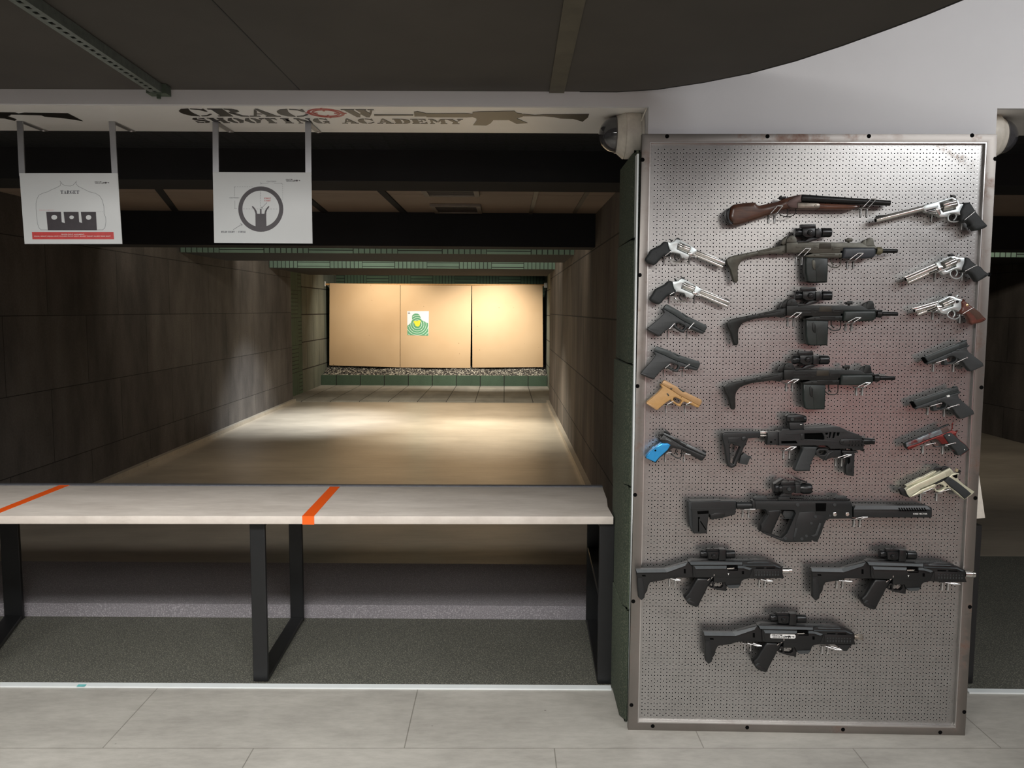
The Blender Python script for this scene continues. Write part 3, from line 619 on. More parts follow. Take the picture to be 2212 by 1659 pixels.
def shotgun():
    g = Gun('double_barrel_shotgun', view(1540, 400, 5.2667), (1000, 220), 'sawn-off double barrelled shotgun with brown walnut stock, topmost on the board', 'shotgun')
    g.part('stock', G['walnut'], g.plate('195,300 205,255 235,222 290,205 380,195 480,190 505,205 525,222 560,222 620,207 700,190 760,175 800,155 850,140 930,118 985,112 995,200 965,258 900,262 840,268 760,290 680,325 600,345 520,375 430,405 340,435 270,448 230,438 200,405 185,355', .040, 0, .016, 3, res=3))
    g.part('butt_plate', G['blk2'], g.plate('158,300 175,268 205,252 198,300 188,355 202,405 234,440 198,428 168,390 155,340', .036, 0, .006, 3))
    g.part('receiver', G['brow'], g.plate('835,205 870,168 920,138 985,112 1012,108 1010,192 965,200 965,262 900,260 860,238', .044, 0, .003), g.plate('800,158 850,140 930,118 1000,106 1040,108 1040,125 985,130 880,160 810,175', .022, 0, .003))
    g.part('fore_end_iron', G['case'], g.plate('962,196 1100,200 1205,203 1222,218 1220,250 1205,266 965,264', .046, 0, .003), g.knob(1172, 232, 14, .02, .0245))
    g.part('barrel', G['stl'], g.rod(1003, 148, 2013, 205, [(0, 41), (.02, 43), (.2, 40), (1, 30)], .0135), label='front barrel of the pair')
    g.part('barrel', G['stl'], g.rod(1003, 148, 2013, 205, [(0, 41), (.02, 43), (.2, 40), (1, 30)], -.0135))
    g.part('fore_end', G['forew'], g.plate('1205,200 1655,222 1685,240 1600,268 1400,272 1205,270', .040, 0, .008))
    g.part('top_lever', G['stl'], g.plate('755,150 762,128 782,112 790,130 830,124 842,140 800,160 770,162', .014, 0, .002))
    g.part('trigger_guard', G['stl'], g.tube('742,300 760,330 800,352 860,360 910,345 940,315 940,280 915,262', .0014))
    g.part('trigger', G['stl'], g.tube('850,262 850,290 843,320 850,345', .0014))
    return g
def uzi(v, label, mb, mr, nut, hg):
    g = Gun('submachine_gun', v, (1150, 720), label, 'submachine gun', 'submachine guns with folding metal stocks')
    rec = g.part('receiver', mb, g.plate('838,655 968,650 968,664 1200,648 1700,656 1760,695 1845,690 1868,705 1868,725 1490,716 1488,745 1455,748 1455,772 1140,777 1120,770 838,768', .034, 0, .002),
                 g.plate('945,698 1112,698 1112,708 945,708', .036, 0, .0006), g.plate('945,732 1112,732 1112,742 945,742', .036, 0, .0006), g.plate('1150,698 1200,698 1200,734 1150,734 1150,724 1188,724 1188,708 1150,708', .036, 0, .0006),
                 g.plate('1365,698 1450,698 1450,708 1385,708 1375,722 1450,722 1450,732 1360,734', .036, 0, .0006), g.plate('965,652 1215,650 1690,656 1690,664 965,664', .020, 0, .001))
    g.part('ejection_port', mat('brass_brown_port', (50, 44, 34), .5, .3), g.plate('1212,662 1346,660 1348,716 1335,722 1205,722', .0352, 0, .0005), parent=rec)
    g.part('lower_frame', mr, g.plate('1050,800 1140,776 1470,770 1468,822 1310,826 1120,824 1060,815', .036, 0, .002), g.plate('1215,772 1390,772 1390,795 1215,795', .0375, 0, .0006), g.knob(1160, 795, 9, .018, .0195), g.knob(1448, 790, 7, .018, .0195))
    g.part('handguard', hg, g.plate('1487,714 1500,706 1848,706 1862,740 1858,790 1828,824 1780,830 1480,830', .046, 0, .008, res=2))
    g.part('barrel', G['stl'], g.rod(1850, 745, 2097, 748, [(0, 26), (.97, 24), (1, 20)]))
    g.part('barrel_nut', nut, g.rod(1855, 745, 1922, 748, [(0, 42), (.75, 46), (.85, 36), (1, 30)]))
    g.part('front_sight', mb, g.plate('1750,642 1755,612 1785,596 1818,600 1832,632 1835,668 1850,692 1700,694 1690,660 1712,632 1750,612', .02, 0, .002))
    g.part('cocking_knob', mb, g.plate('1513,612 1535,610 1542,600 1590,600 1592,640 1560,642 1560,652 1545,652 1545,642 1518,640', .016, 0, .003))
    g.part('rear_sight', mb, g.plate('836,652 846,605 868,580 900,570 935,582 952,606 955,640 962,652', .026, 0, .002), g.plate('775,665 790,622 832,582 856,576 842,640 838,676 800,682', .018, 0, .003), g.knob(895, 607, 9, .012, .0145))
    g.part('grip', G['grip'], g.plate('1058,812 1125,818 1315,825 1312,960 1305,1105 1185,1108 1110,1106 1080,1090 1058,1000 1056,900', .034, 0, .006, 0, res=2), g.plate('1140,835 1300,838 1297,1095 1180,1098 1172,970 1150,960', .037, 0, .002))
    g.part('grip_safety', mb, g.plate('1130,850 1158,850 1170,880 1168,962 1150,962 1132,930', .030, .005, .002))
    g.part('trigger_guard', mb, g.tube('1308,902 1345,930 1400,936 1435,925 1450,895 1452,822', .002))
    g.part('trigger', mb, g.tube('1345,825 1342,850 1348,880 1375,908', .002))
    st = g.part('folding_stock', mb, g.plate('500,748 800,682 838,678 840,768 790,790 700,775 510,800 488,778', .018, 0, .002), g.plate('575,742 770,706 778,714 585,756', .0205, 0, .001),
           g.plate('205,812 250,798 480,752 512,765 502,798 410,825 345,848 315,880 292,920 285,965 288,1080 275,1108 245,1105 225,1040 195,900 185,850', .020, 0, .003, 0), g.knob(530, 757, 9, .008, .011), g.knob(388, 785, 8, .008, .0115), g.knob(808, 752, 8, .008, .0115))
    g.part('butt_plate', mb, g.plate('160,845 200,812 225,830 208,870 214,930 248,1080 258,1108 236,1090 200,960 165,890', .026, -.004, .003), parent=st)
    red_dot(g, 930, 540, 1341, 540, 53, '1000,446 1170,441 1175,486 1000,488', '1020,488 1166,487 1168,575 1130,598 1060,594 1020,568', (1114, 535, 30), '1170,492 1236,495 1236,592 1170,594', '955,630 1050,634 1090,605 1140,596 1215,598 1172,625 1110,642 960,655')
    return g
def carbine_kit():
    g = Gun('pistol_carbine', view(1540, 880, 5.821), (1150, 420), 'grey pistol carbine conversion with skeleton stock and vertical foregrip, above the long rifle', 'carbine')
    st = g.part('stock', G['blk'], g.plate('118,348 130,325 165,312 600,305 602,380 445,393 430,440 408,484 395,500 300,720 275,752 235,764 200,750 180,710 148,500 115,380', .030, 0, .004, 0, ('215,490 230,455 265,470 330,492 345,502 275,660 262,712 238,718 222,690',), 2),
                g.plate('190,378 340,378 310,460 240,440 195,450', .033, 0, .001), g.knob(392, 395, 28, .012, .019))
    for i in range(4): pass
    g.part('stock_ribs', G['blk2'], *[g.plate(f'{212-i*2},{392+i*13} {325-i*4},{392+i*13} {323-i*4},{397+i*13} {211-i*2},{397+i*13}', .0342, 0, .0003) for i in range(4)], parent=st)
    g.part('spare_magazine', G['gry'], g.plate('395,570 475,628 435,726 330,706 352,610', .022, -.006, .003), g.plate('462,612 486,620 482,648 456,640', .016, -.004, .003))
    g.part('stock_tube', G['sil'], g.rod(592, 355, 700, 355, 13), g.plate('592,306 690,306 690,335 592,335', .022, -.003, .002))
    g.part('hinge_block', G['blk'], g.plate('690,322 830,310 832,472 680,472 688,380', .036, 0, .003), g.knob(732, 436, 16, .014, .0185))
    g.part('hinge_hole', G['dk'], g.knob(732, 436, 14, .014, .0192), g.knob(783, 408, 8, .014, .0192))
    body = g.part('chassis', G['blk'], g.plate('870,272 960,270 965,286 1145,282 1150,272 1560,245 1600,250 1660,275 1700,300 1800,330 1860,360 1880,400 1900,450 1895,530 1760,545 1750,517 1480,522 1440,482 1350,480 1100,482 1060,485 830,480 828,312 860,300', .046, 0, .0014, 0,
        ('1152,328 1378,322 1400,365 1402,405 1380,408 1152,398', '1415,322 1450,320 1444,345 1420,345', '1468,315 1490,315 1475,385 1460,385', '1520,315 1545,315 1525,388 1503,388', '1562,318 1594,318 1586,358 1560,358', '862,425 1045,420 1065,455 862,458'), 2),
        g.plate('920,328 1090,326 1090,338 920,340', .048, 0, .0005), g.teeth(905, 392, 1095, 392, 4, 20, .0475, 0, .6, 14), g.plate('1105,330 1140,330 1142,410 1110,410', .05, 0, .002))
    g.part('inner_slide', G['dk'], g.plate('850,300 1640,300 1640,440 850,470', .026))
    g.part('side_rail', G['blk2'], g.plate('1595,430 1612,400 1640,395 1865,398 1882,435 1868,472 1640,474 1608,462', .054, 0, .002), g.teeth(1680, 425, 1880, 425, 5, 22, .057), g.teeth(1680, 470, 1880, 470, 5, 20, .057), g.knob(1632, 430, 18, .025, .0285), parent=body)
    g.part('top_rail', G['blk2'], g.teeth(1160, 272, 1580, 252, 22, 12, .022), g.plate('1150,274 1590,250 1690,290 1150,290', .024), parent=body)
    g.part('muzzle', G['stl'], g.rod(1880, 425, 2024, 427, [(0, 44), (.7, 42), (.75, 38), (1, 40)]), g.plate('1888,500 1912,560 1885,556 1850,530 1850,505', .02))
    g.part('grip', G['gry'], g.plate('1110,484 1330,494 1310,530 1292,600 1268,640 1262,665 1245,685 1250,712 1232,725 1226,802 1050,804 1028,780 1050,720 1100,600 1128,530', .032, 0, .006, 3, res=2))
    tg = g.part('trigger_guard', G['blk'], g.plate('1298,548 1330,520 1440,518 1460,540 1608,538 1610,622 1500,632 1440,655 1430,672 1390,662 1340,622 1300,602', .028, 0, .001, 0, ('1330,562 1350,542 1420,540 1432,570 1402,600 1350,598',)), g.plate('1400,655 1450,575 1512,545 1512,560 1440,650', .033, 0, .002))
    g.part('foregrip', G['blk'], g.plate('1640,552 1782,560 1786,620 1782,700 1778,870 1690,856 1672,832 1670,742 1688,700 1686,622 1640,602', .028, 0, .004), *[g.plate(f'{1708+i*16},738 {1714+i*16},738 {1712+i*16},812 {1706+i*16},812', .031, 0, .0006) for i in range(3)], g.plate('1625,545 1830,552 1800,575 1625,572', .032, 0, .002))
    g.part('foregrip_recess', G['dk'], g.plate('1694,632 1726,630 1728,690 1704,716 1694,700', .0286, 0, .0003))
    sc = g.part('scope', G['scope'], g.rod(925, 140, 1166, 148, [(0, 42), (.05, 50), (.5, 50), (.95, 46), (1, 40)]), g.plate('928,112 960,90 1060,86 1150,102 1160,150 1100,188 930,184', .030, 0, .006))
    g.part('mount', G['blk'], g.plate('960,190 1145,190 1147,284 970,280', .032, 0, .002), g.plate('968,232 1144,236 1144,240 968,236', .033, 0, .0003), parent=sc); g.part('knob', G['gry'], g.knob(1000, 150, 24, .014, .022), parent=sc)
    g.part('mark', G['whi'], g.plate('1096,210 1106,210 1106,220 1096,220', .0326, 0, .0001), g.plate('1110,210 1120,210 1120,220 1110,220', .0326, 0, .0001), parent=sc)
    g.part('pin', G['dk'], *[g.knob(*k, .02, .0236) for k in ((1124, 385, 8), (1440, 380, 8), (1632, 430, 0.1))])
    return g
def vector():
    g = Gun('carbine', view(1460, 1020, 3.8138), (1100, 320), 'longest black carbine with boxy slanted body and long square shroud, middle of the board', 'carbine')
    st = g.part('stock', G['blk'], g.plate('118,240 370,235 372,240 498,240 500,300 490,330 498,326 490,350 380,380 292,392 280,352 275,346 262,440 258,506 150,508 132,470 128,320', .040, 0, .004, 0, (), 2), g.plate('120,300 490,300 490,306 120,306', .0415, 0, .0005))
    g.part('adjustment_slot', G['dk'], g.plate('175,322 270,316 270,342 180,346', .041, 0, .0004), g.plate('182,385 190,385 192,490 182,490', .041, 0, .0004), g.plate('205,400 250,470 246,478 200,410', .041, 0, .0004), g.knob(190, 377, 9, .018, .021), parent=st)
    g.part('release_lever', G['blk2'], g.plate('285,350 330,335 408,332 405,362 300,388 285,380', .043, 0, .002), parent=st)
    g.part('butt_pad', G['rubg'], g.plate('103,246 126,240 134,400 150,508 134,480 112,440', .038, 0, .003), g.teeth(108, 262, 132, 500, 17, 7, .04, 0, .5, -6), parent=st)
    g.part('stock_tube', G['blk'], g.rod(495, 272, 645, 272, 29), g.plate('630,238 662,234 664,302 632,302', .034, 0, .003))
    body = g.part('receiver', G['blk'], g.plate('652,238 1440,240 1455,270 1455,382 1270,385 1240,398 1225,430 1202,500 1168,576 1140,574 1125,560 1110,576 900,579 720,506 700,430 760,350 740,310 655,302', .040, 0, .003, 0, ('870,312 975,314 988,340 938,455 915,505 872,546 800,522 792,510 802,480 862,350',), 1),
           g.plate('1020,330 1140,322 1150,345 1240,360 1230,400 1140,560 990,572 965,560 985,420', .043, 0, .002))
    g.part('grip', G['blk2'], g.plate('722,312 862,308 865,350 802,482 790,518 720,498 692,488 702,446 760,360 745,330', .044, 0, .008, 0, res=2), parent=body)
    g.part('trigger_bar', G['gry'], g.tube('858,368 890,380 962,380', .0015, sm=0), g.plate('888,318 980,318 970,345 960,378 900,378 880,350', .016, -.006, .002), g.tube('885,530 938,465 968,395', .002, sm=0), parent=body)
    g.part('ejection_port', G['dk'], g.plate('1150,255 1240,255 1236,322 1152,322', .0406, 0, .0003), parent=body)
    g.part('magazine_channel', G['gry'], g.plate('1182,418 1200,424 1168,520 1140,532 1116,526 1126,519 1148,512', .0455, 0, .0008), g.plate('985,460 1003,460 986,530 966,540', .0445, 0, .0005), parent=body)
    for i, (x, y, r) in enumerate(((1005, 272, 15), (1310, 271, 14), (1312, 347, 17), (1415, 347, 16), (1270, 360, 11), (1152, 368, 13), (1117, 422, 13), (1077, 528, 13), (1040, 552, 14), (905, 550, 14))):
        g.part('screw', G['gry'] if i not in (2, 3) else G['sil'], g.knob(x, y, r, .016, .0225 if i < 5 or i > 8 else .0235, 14), parent=body)
    g.part('top_rail', G['blk2'], g.plate('645,240 645,226 750,224 1430,224 1442,240', .022), g.teeth(755, 226, 1425, 226, 40, 11, .022, 0, .5, 4), parent=body)
    g.part('folding_sight', G['gry'], g.plate('645,216 670,198 750,205 756,226 650,228', .018, 0, .002), parent=body); g.part('folding_sight', G['gry'], g.plate('1310,214 1330,196 1405,200 1412,224 1320,224', .018, 0, .002), parent=body)
    sh = g.part('barrel_shroud', G['blk'], g.plate('1462,305 1466,285 1480,276 2060,276 2092,284 2112,296 2112,372 2100,377 1465,376', .042, 0, .005, 0, res=2), g.plate('1466,308 2110,308 2110,370 1466,370', .044, 0, .001))
    g.part('shroud_facet', G['blk'], g.chamfer('1480,276 2070,276 2100,308 1466,308', .0215, .0285), parent=sh)
    g.part('vent_slits', G['dk'], g.teeth(1822, 306, 2050, 306, 11, 26, .0585, 0, .3, -14), parent=sh)
    g.part('lettering', G['whi'], lambda bm: text_into(bm, g, 'KRISS VECTOR', 1956, 349, 2071, 12, .0224), parent=sh)
    sc = g.part('scope', G['scope'], g.rod(800, 130, 1112, 134, [(0, 36), (.03, 44), (.1, 44), (.14, 36), (.2, 38), (.25, 34), (.7, 34), (.73, 40), (.78, 46), (.95, 46), (1, 40)]), g.plate('875,110 985,108 985,165 940,180 880,172', .036, 0, .004))
    g.part('turret_cap', G['scope'], g.plate('865,84 985,84 985,114 865,116', .02, 0, .003), parent=sc); g.part('knob', G['gry'], g.knob(935, 142, 17, .014, .025), parent=sc)
    g.part('mount', G['blk'], g.plate('845,206 940,204 942,236 845,236', .03, 0, .002), g.plate('890,170 960,165 950,208 860,208', .018, 0, .002), g.plate('985,100 1030,100 1030,175 985,175', .038, 0, .003), parent=sc)
    g.part('flip_cap', G['scope'], g.plate('815,96 882,54 890,62 838,108', .030, 0, .001), parent=sc); g.part('flip_cap', G['scope'], g.plate('985,44 1085,82 1082,92 1000,60', .034, 0, .001), parent=sc)
    return g
def scorpion(v, label, sticker=False, handstop=False):
    g = Gun('submachine_gun', v, (1050, 380), label, 'submachine gun', 'black polymer submachine guns on the lower board')
    st = g.part('stock', G['blk2'], g.plate('78,350 440,346 735,255 762,275 792,300 832,455 700,458 500,460 420,490 262,515 235,560 225,620 198,660 190,700 110,560 92,430', .026, 0, .004, 0, res=2), )
    g.part('top_facet', G['fac'], g.chamfer('80,350 440,346 470,386 92,390', .0135, .021), g.chamfer('440,346 726,262 700,304 470,386', .0135, .021), parent=st)
    g.part('recess', G['dk'], g.plate('155,418 200,418 205,438 160,438', .0265, 0, .0003), g.plate('680,342 705,342 708,400 682,400', .0265, 0, .0003), parent=st)
    g.part('cheek_adjuster', G['blk'], g.plate('100,455 156,455 168,470 188,560 192,708 150,742 112,705 98,520', .030, 0, .004), g.plate('105,456 158,456 158,474 105,474', .032, 0, .001), parent=st)
    rec = g.part('receiver', G['blk2'], g.plate('742,256 790,236 1420,250 1440,300 1545,345 1510,465 1440,480 1412,500 1398,550 1370,584 1255,588 1222,562 1200,514 1056,514 1060,456 832,456 800,440 790,302', .036, 0, .003), g.plate('1040,500 1200,500 1225,540 1216,624 1100,606 1010,578 990,560 1018,512', .020, 0, .0006, 0, ('1066,516 1178,516 1176,560 1150,584 1082,582 1066,560', '1016,534 1044,520 1050,574 1012,566')),
           g.plate('800,306 1430,306 1540,345 1500,455 840,452', .039, 0, .002))
    g.part('side_rib', G['fac'], g.chamfer('748,254 1416,260 1416,290 772,292', .0185, .026), g.chamfer('812,306 1220,306 1218,340 832,344', .0198, .0275), g.chamfer('1362,302 1435,305 1442,336 1364,334', .0198, .0275), g.chamfer('1432,304 1540,340 1508,358 1438,336', .0198, .0265), g.chamfer('1228,556 1388,546 1366,582 1258,586', .0225, .0185), parent=rec)
    g.part('ejection_port', G['dk'], g.plate('1224,300 1352,300 1355,350 1215,346', .044, 0, .0005), g.plate('1356,306 1364,306 1364,365 1240,370 1240,362 1356,356', .040, 0, .0003), parent=rec)
    g.part('bolt', G['sil'], g.plate('1226,334 1322,330 1304,344 1225,345', .0448, 0, .0004), parent=rec)
    if not sticker:
        g.part('maker_mark', G['whi'], g.plate('1232,400 1255,400 1246,408 1246,420 1240,420 1240,408', .0398, 0, .0002), parent=rec)
    g.part('safety_lever', G['sil'], g.plate('975,484 1005,464 1012,470 985,494', .042, 0, .001), g.plate('1020,462 1042,446 1048,452 1028,468', .042, 0, .001), g.plate('1058,410 1070,410 1070,432 1058,432', .042, 0, .001), parent=rec)
    hg = g.part('handguard', G['blk2'], g.plate('1422,262 1600,240 1740,245 1800,268 1902,310 1928,326 1925,400 1946,462 1560,468 1500,465 1545,348 1432,335', .038, 0, .003), g.plate('1560,345 1915,340 1918,400 1935,440 1555,445', .042, 0, .002))
    g.part('rail_strip', G['fac'], g.chamfer('1425,290 1820,290 1815,303 1430,303', .0195, .025), g.chamfer('1820,290 1906,326 1884,334 1812,303', .0195, .025), g.chamfer('1482,260 1735,260 1760,273 1482,273', .0195, .025), parent=hg)
    g.part('side_teeth', G['gry'], g.teeth(1562, 368, 1872, 366, 9, 14, .044, 0, .45), g.teeth(1562, 408, 1872, 406, 9, 26, .0435, 0, .5), parent=hg)
    for sl in ('1590,326 1695,326 1690,338 1590,338', '1722,326 1832,326 1826,338 1720,338', '1412,370 1440,370 1440,410 1414,410'): g.part('slot', G['dk'], g.plate(sl, .0402, 0, .0003), parent=hg)
    g.part('top_rail', G['gry'], g.plate('765,252 790,236 1640,234 1740,246 1420,262', .022), g.teeth(780, 240, 945, 238, 7, 13, .022, 0, .5, 3), g.teeth(1225, 238, 1650, 234, 18, 13, .022, 0, .5, 4))
    g.part('grip', G['blk2'], g.plate('858,460 1046,468 1020,520 985,578 958,640 930,692 886,782 872,816 846,828 790,812 736,784 690,716 702,690 742,650 792,560 840,482', .034, 0, .008, 0, res=2), g.plate('695,690 740,735 770,740 880,790 872,816 846,828 790,812 736,784 690,716', .038, 0, .005))
    g.part('grip_band', G['gry'], g.plate('745,712 775,715 735,752 718,740', .0395, 0, .001))
    g.part('trigger', G['blk'], g.tube('1058,500 1050,530 1056,565 1075,588', .002))
    g.part('muzzle', G['sil'] if not sticker else G['case'], g.rod(1915, 362, 2032, 365, [(0, 36), (.6, 38), (.62, 33), (.7, 33), (.72, 38), (1, 36)]) if not sticker else g.rod(1915, 362, 1960, 363, 34),
           *([g.rod(1950, y, 2035, y+2, 5, o, 8) for y, o in ((335, .004), (352, .009), (375, .009), (392, .004), (350, -.008), (380, -.008))] if sticker else []))
    if handstop: g.part('hand_stop', G['blk'], g.plate('1690,468 1900,468 1880,490 1840,545 1800,545 1770,515', .024, 0, .003))
    red_dot(g, 888, 150, 1320, 155, 52, '968,94 1132,94 1132,132 968,132', '980,128 1122,128 1122,215 1070,228 990,220', (1065, 184, 30), '1130,102 1212,102 1212,236 1122,240', '1115,225 1200,225 1196,264 1118,264')
    g.part('sight_wing', G['scope'], g.tube('1010,92 1040,62 1075,70 1045,88', .0012, sm=0))
    if sticker:
        s_ = g.part('sticker', mat('white_sticker', (232, 232, 230), .5), g.plate('905,350 1190,350 1205,362 1205,392 1190,402 905,402 895,396 895,360', .0402, .0004, .0002))
        g.part('sticker_print', mat('black_print', (22, 22, 24), .6), lambda bm: logo_into(bm, lambda x, y: g.pt(915+x*275, 396-y*40, g.qc+.021), g.qc+.0206, g.qc+.0211), parent=s_)
    return g
def glock(v, label, mslide, mframe, mirror, tanv=False):
    g = Gun('pistol', v, (850, 420) if not mirror else (1000, 430), label, 'pistol', 'pistols hung on the board edges')
    if not mirror:
        g.part('slide', mslide, g.plate('572,152 592,146 622,158 820,268 850,292 868,318 936,372 985,366 1100,425 1290,516 1310,558 1285,605 1262,640 1050,525 850,420 700,320 528,220 545,182', .025, 0, .003), g.plate('556,160 575,146 600,146 590,162', .012, 0, .001), g.plate('1268,515 1285,508 1300,520 1290,528', .008, 0, .001))
        g.part('barrel', G['gunm'], g.plate('850,300 870,292 948,345 985,368 940,380 868,330', .020, 0, .004))
        g.part('frame', mframe, g.plate('500,232 528,220 555,236 700,321 850,421 1050,526 1265,641 1240,674 1200,666 1060,602 962,556 922,592 895,656 850,646 780,602 720,556 700,522 640,562 560,622 548,640 525,645 500,680 480,688 470,712 440,718 245,598 250,560 380,450 440,400 500,340 540,292 520,258', .028, 0, .004, 0, ('762,482 800,476 900,522 914,546 890,590 860,600 790,566 752,522',), 2), g.plate('1055,552 1258,638 1238,662 1050,580', .030, 0, .001))
        g.part('magazine_base', G['blk2'] if not tanv else G['tans'], g.plate('236,590 248,572 462,692 446,722 430,722 240,604', .030, 0, .002))
        g.part('trigger', G['blk2'], g.tube('772,484 760,510 768,540', .0022))
        g.part('pins', G['dk'], *[g.knob(*k, .01, .0144, 10) for k in ((908, 470, 8), (880, 455, 5), (632, 350, 5))])
        if tanv: g.part('controls', G['gunm'], g.plate('620,402 650,395 675,440 655,452', .031, 0, .001), g.plate('690,295 735,300 725,325 700,318', .031, 0, .001))
    else:
        g.part('slide', mslide, g.plate('1282,138 1312,225 1292,260 1050,326 730,442 470,532 440,500 405,435 900,265 1200,168', .025, 0, .003), g.plate('1190,150 1210,132 1275,130 1280,142 1200,168', .012, 0, .001), g.plate('405,432 412,405 440,402 440,425', .008, 0, .001))
        g.part('serrations', G['blk2'], *[g.plate(f'{1120+i*22},{190-i*6} {1127+i*22},{188-i*6} {1150+i*22},{268-i*6} {1143+i*22},{270-i*6}', .0256, 0, .0003) for i in range(8)])
        g.part('muzzle', G['dk'], g.plate('368,450 405,434 440,500 470,532 452,588 420,560 395,520', .020, -.003, .003))
        g.part('frame', mframe, g.plate('1292,258 1355,238 1340,262 1300,292 1296,330 1320,375 1450,490 1598,620 1617,690 1400,775 1330,784 1300,742 1225,650 1210,610 1165,565 1110,532 1080,502 1040,572 960,600 850,627 800,630 785,536 720,522 460,587 440,562 470,530 730,440 1050,325', .028, 0, .004, 0, ('872,480 930,450 1000,450 1045,480 1050,520 1010,560 960,580 880,582 862,540',), 2), g.plate('465,560 700,488 715,510 475,580', .030, 0, .001))
        g.part('trigger', G['blk2'], g.tube('1020,455 1040,490 1030,525 990,560', .0022))
        g.part('slide_stop', G['whi'] if tanv else G['gunm'], g.plate('1058,322 1115,306 1130,325 1120,345 1075,352', .030, 0, .001))
        g.part('pins', G['dk'], *[g.knob(*k, .01, .0144, 10) for k in ((880, 425, 8), (965, 400, 6), (955, 370, 5))])
    return g
def cz():
    g = Gun('pistol', view(1370, 810, 8.295), (800, 1260), 'black target pistol with bright blue grip panels, lowest pistol on left edge', 'pistol', 'pistols hung on the board edges')
    g.part('slide', G['blk2'], g.plate('528,1066 545,1038 760,1136 950,1238 1290,1402 1292,1452 1240,1445 900,1290 700,1170', .026, 0, .003))
    g.part('slide_flat', mat('grey_slide_top', (108, 112, 114), .35, .6), g.plate('530,1066 545,1040 740,1132 748,1150 722,1156', .024, .0025, .001), g.plate('925,1272 955,1243 1288,1404 1284,1440', .024, .0025, .001), *[g.plate(f'{560+i*20},{1052+i*9.5} {566+i*20},{1055+i*9.5} {556+i*20},{1078+i*9.5} {550+i*20},{1075+i*9.5}', .0295, 0, .0003) for i in range(8)])
    g.part('frame', G['blk2'], g.plate('440,1150 470,1140 525,1070 700,1170 900,1290 1240,1440 1290,1450 1272,1480 1230,1536 1200,1542 960,1412 925,1392 860,1342 700,1312 655,1340 640,1352 450,1492 395,1582 370,1576 210,1490 225,1450 290,1370 430,1262 500,1215 470,1180', .028, 0, .004), g.plate('365,1088 400,1108 450,1112 470,1150 450,1180 440,1140 400,1122', .016, 0, .002))
    g.part('hammer', G['stl'], g.plate('430,1082 450,1050 500,1040 525,1070 500,1092 450,1105', .010, 0, .002, 0, ('448,1078 462,1066 475,1076 462,1088',)))
    g.part('rear_sight', G['blk2'], g.plate('530,1010 560,986 582,988 660,1055 645,1078 548,1036', .018, 0, .002)); g.part('front_sight', G['blk2'], g.plate('1225,1338 1240,1334 1295,1372 1290,1402 1220,1368', .006, 0, .001))
    gp = g.part('grip_panel', G['blue'], g.plate('492,1220 600,1222 655,1258 600,1350 452,1480 380,1568 215,1492 222,1448 290,1370 430,1262', .034, 0, .004, 0, res=2), g.plate('500,1228 520,1228 500,1270 380,1330 300,1400 250,1480 225,1475 235,1445 300,1375 440,1270', .037, 0, .004))
    g.part('grip_screw', G['dk'], g.knob(380, 1353, 17, .015, .0192), parent=gp)
    g.part('trigger_guard', G['blk2'], g.tube('640,1350 655,1395 720,1462 790,1490 835,1470 852,1400 850,1340', .0022)); g.part('trigger', G['stl'], g.tube('755,1325 742,1370 755,1405 785,1420', .002))
    g.part('slide_stop', G['gunm'], g.plate('765,1252 800,1262 830,1280 800,1288 775,1272', .031, 0, .001)); g.part('markings', mat('grey_mark', (100, 104, 104), .5), g.plate('572,1135 668,1182 662,1196 560,1150', .0282, 0, .0002), g.plate('820,1180 930,1235 945,1262 835,1210', .0272, 0, .0005))
    return g
def rev_left(v, label, sat):
    g = Gun('revolver', v, (1000, 400), label, 'revolver', 'revolvers hung on the board')
    g.part('grip', G['rubg'], g.plate('620,215 680,208 705,230 720,300 745,380 778,410 775,460 750,522 690,522 640,515 600,545 530,612 510,642 470,682 430,706 330,672 238,612 245,560 300,480 360,380 500,312 570,270', .032, 0, .010, 3, res=3))
    fr_ = g.part('frame', sat, g.plate('705,218 770,222 840,205 880,170 905,155 950,168 985,188 1200,305 1322,385 1310,442 1240,502 1172,512 1150,562 1120,592 1080,582 1040,552 1010,562 960,475 870,452 800,442 782,470 775,410 745,380 720,300', .020, 0, .003, 0, ('925,262 978,218 1192,326 1132,474 895,372',), 1))
    g.part('cylinder', G['sil'], g.rod(932, 296, 1162, 400, [(0, 78), (.06, 86), (.93, 86), (1, 76)], 0, 48, .13))
    b = g.part('barrel', G['sil'], g.rod(1245, 405, 1905, 680, [(0, 42), (.02, 46), (.98, 44), (1, 38)]), g.rod(1235, 478, 1866, 752, [(0, 32), (.97, 32), (1, 26)]), g.plate('1195,312 1320,382 1918,632 1905,655 1300,410 1190,345', .010, 0, .001), g.plate('1160,420 1250,470 1210,520 1150,500 1125,480', .024, 0, .003))
    g.part('front_sight', G['stl'], g.plate('1800,575 1835,570 1918,620 1915,640 1810,600', .004, 0, .0005), parent=b); g.part('muzzle', G['dk'], g.rod(1903, 679, 1908, 681, 24), parent=b)
    g.part('trigger_guard', G['sil'], g.tube('775,470 755,530 770,585 815,625 870,645 930,645 980,628 1005,585 1000,545', .002)); g.part('trigger', G['stl'], g.tube('868,478 852,520 858,575 905,618', .0022))
    g.part('hammer', G['stl'], g.plate('748,162 764,155 790,180 802,212 775,216 768,185', .008, 0, .001)); g.part('rear_sight', G['blk2'], g.plate('885,165 895,135 925,128 945,138 995,186 975,190 940,168', .014, 0, .001))
    g.part('screw', G['stl'], g.knob(965, 512, 6, .008, .0106, 10), g.knob(1092, 560, 5, .008, .0106, 10), g.knob(470, 432, 12, .01, .0165, 12)); return g
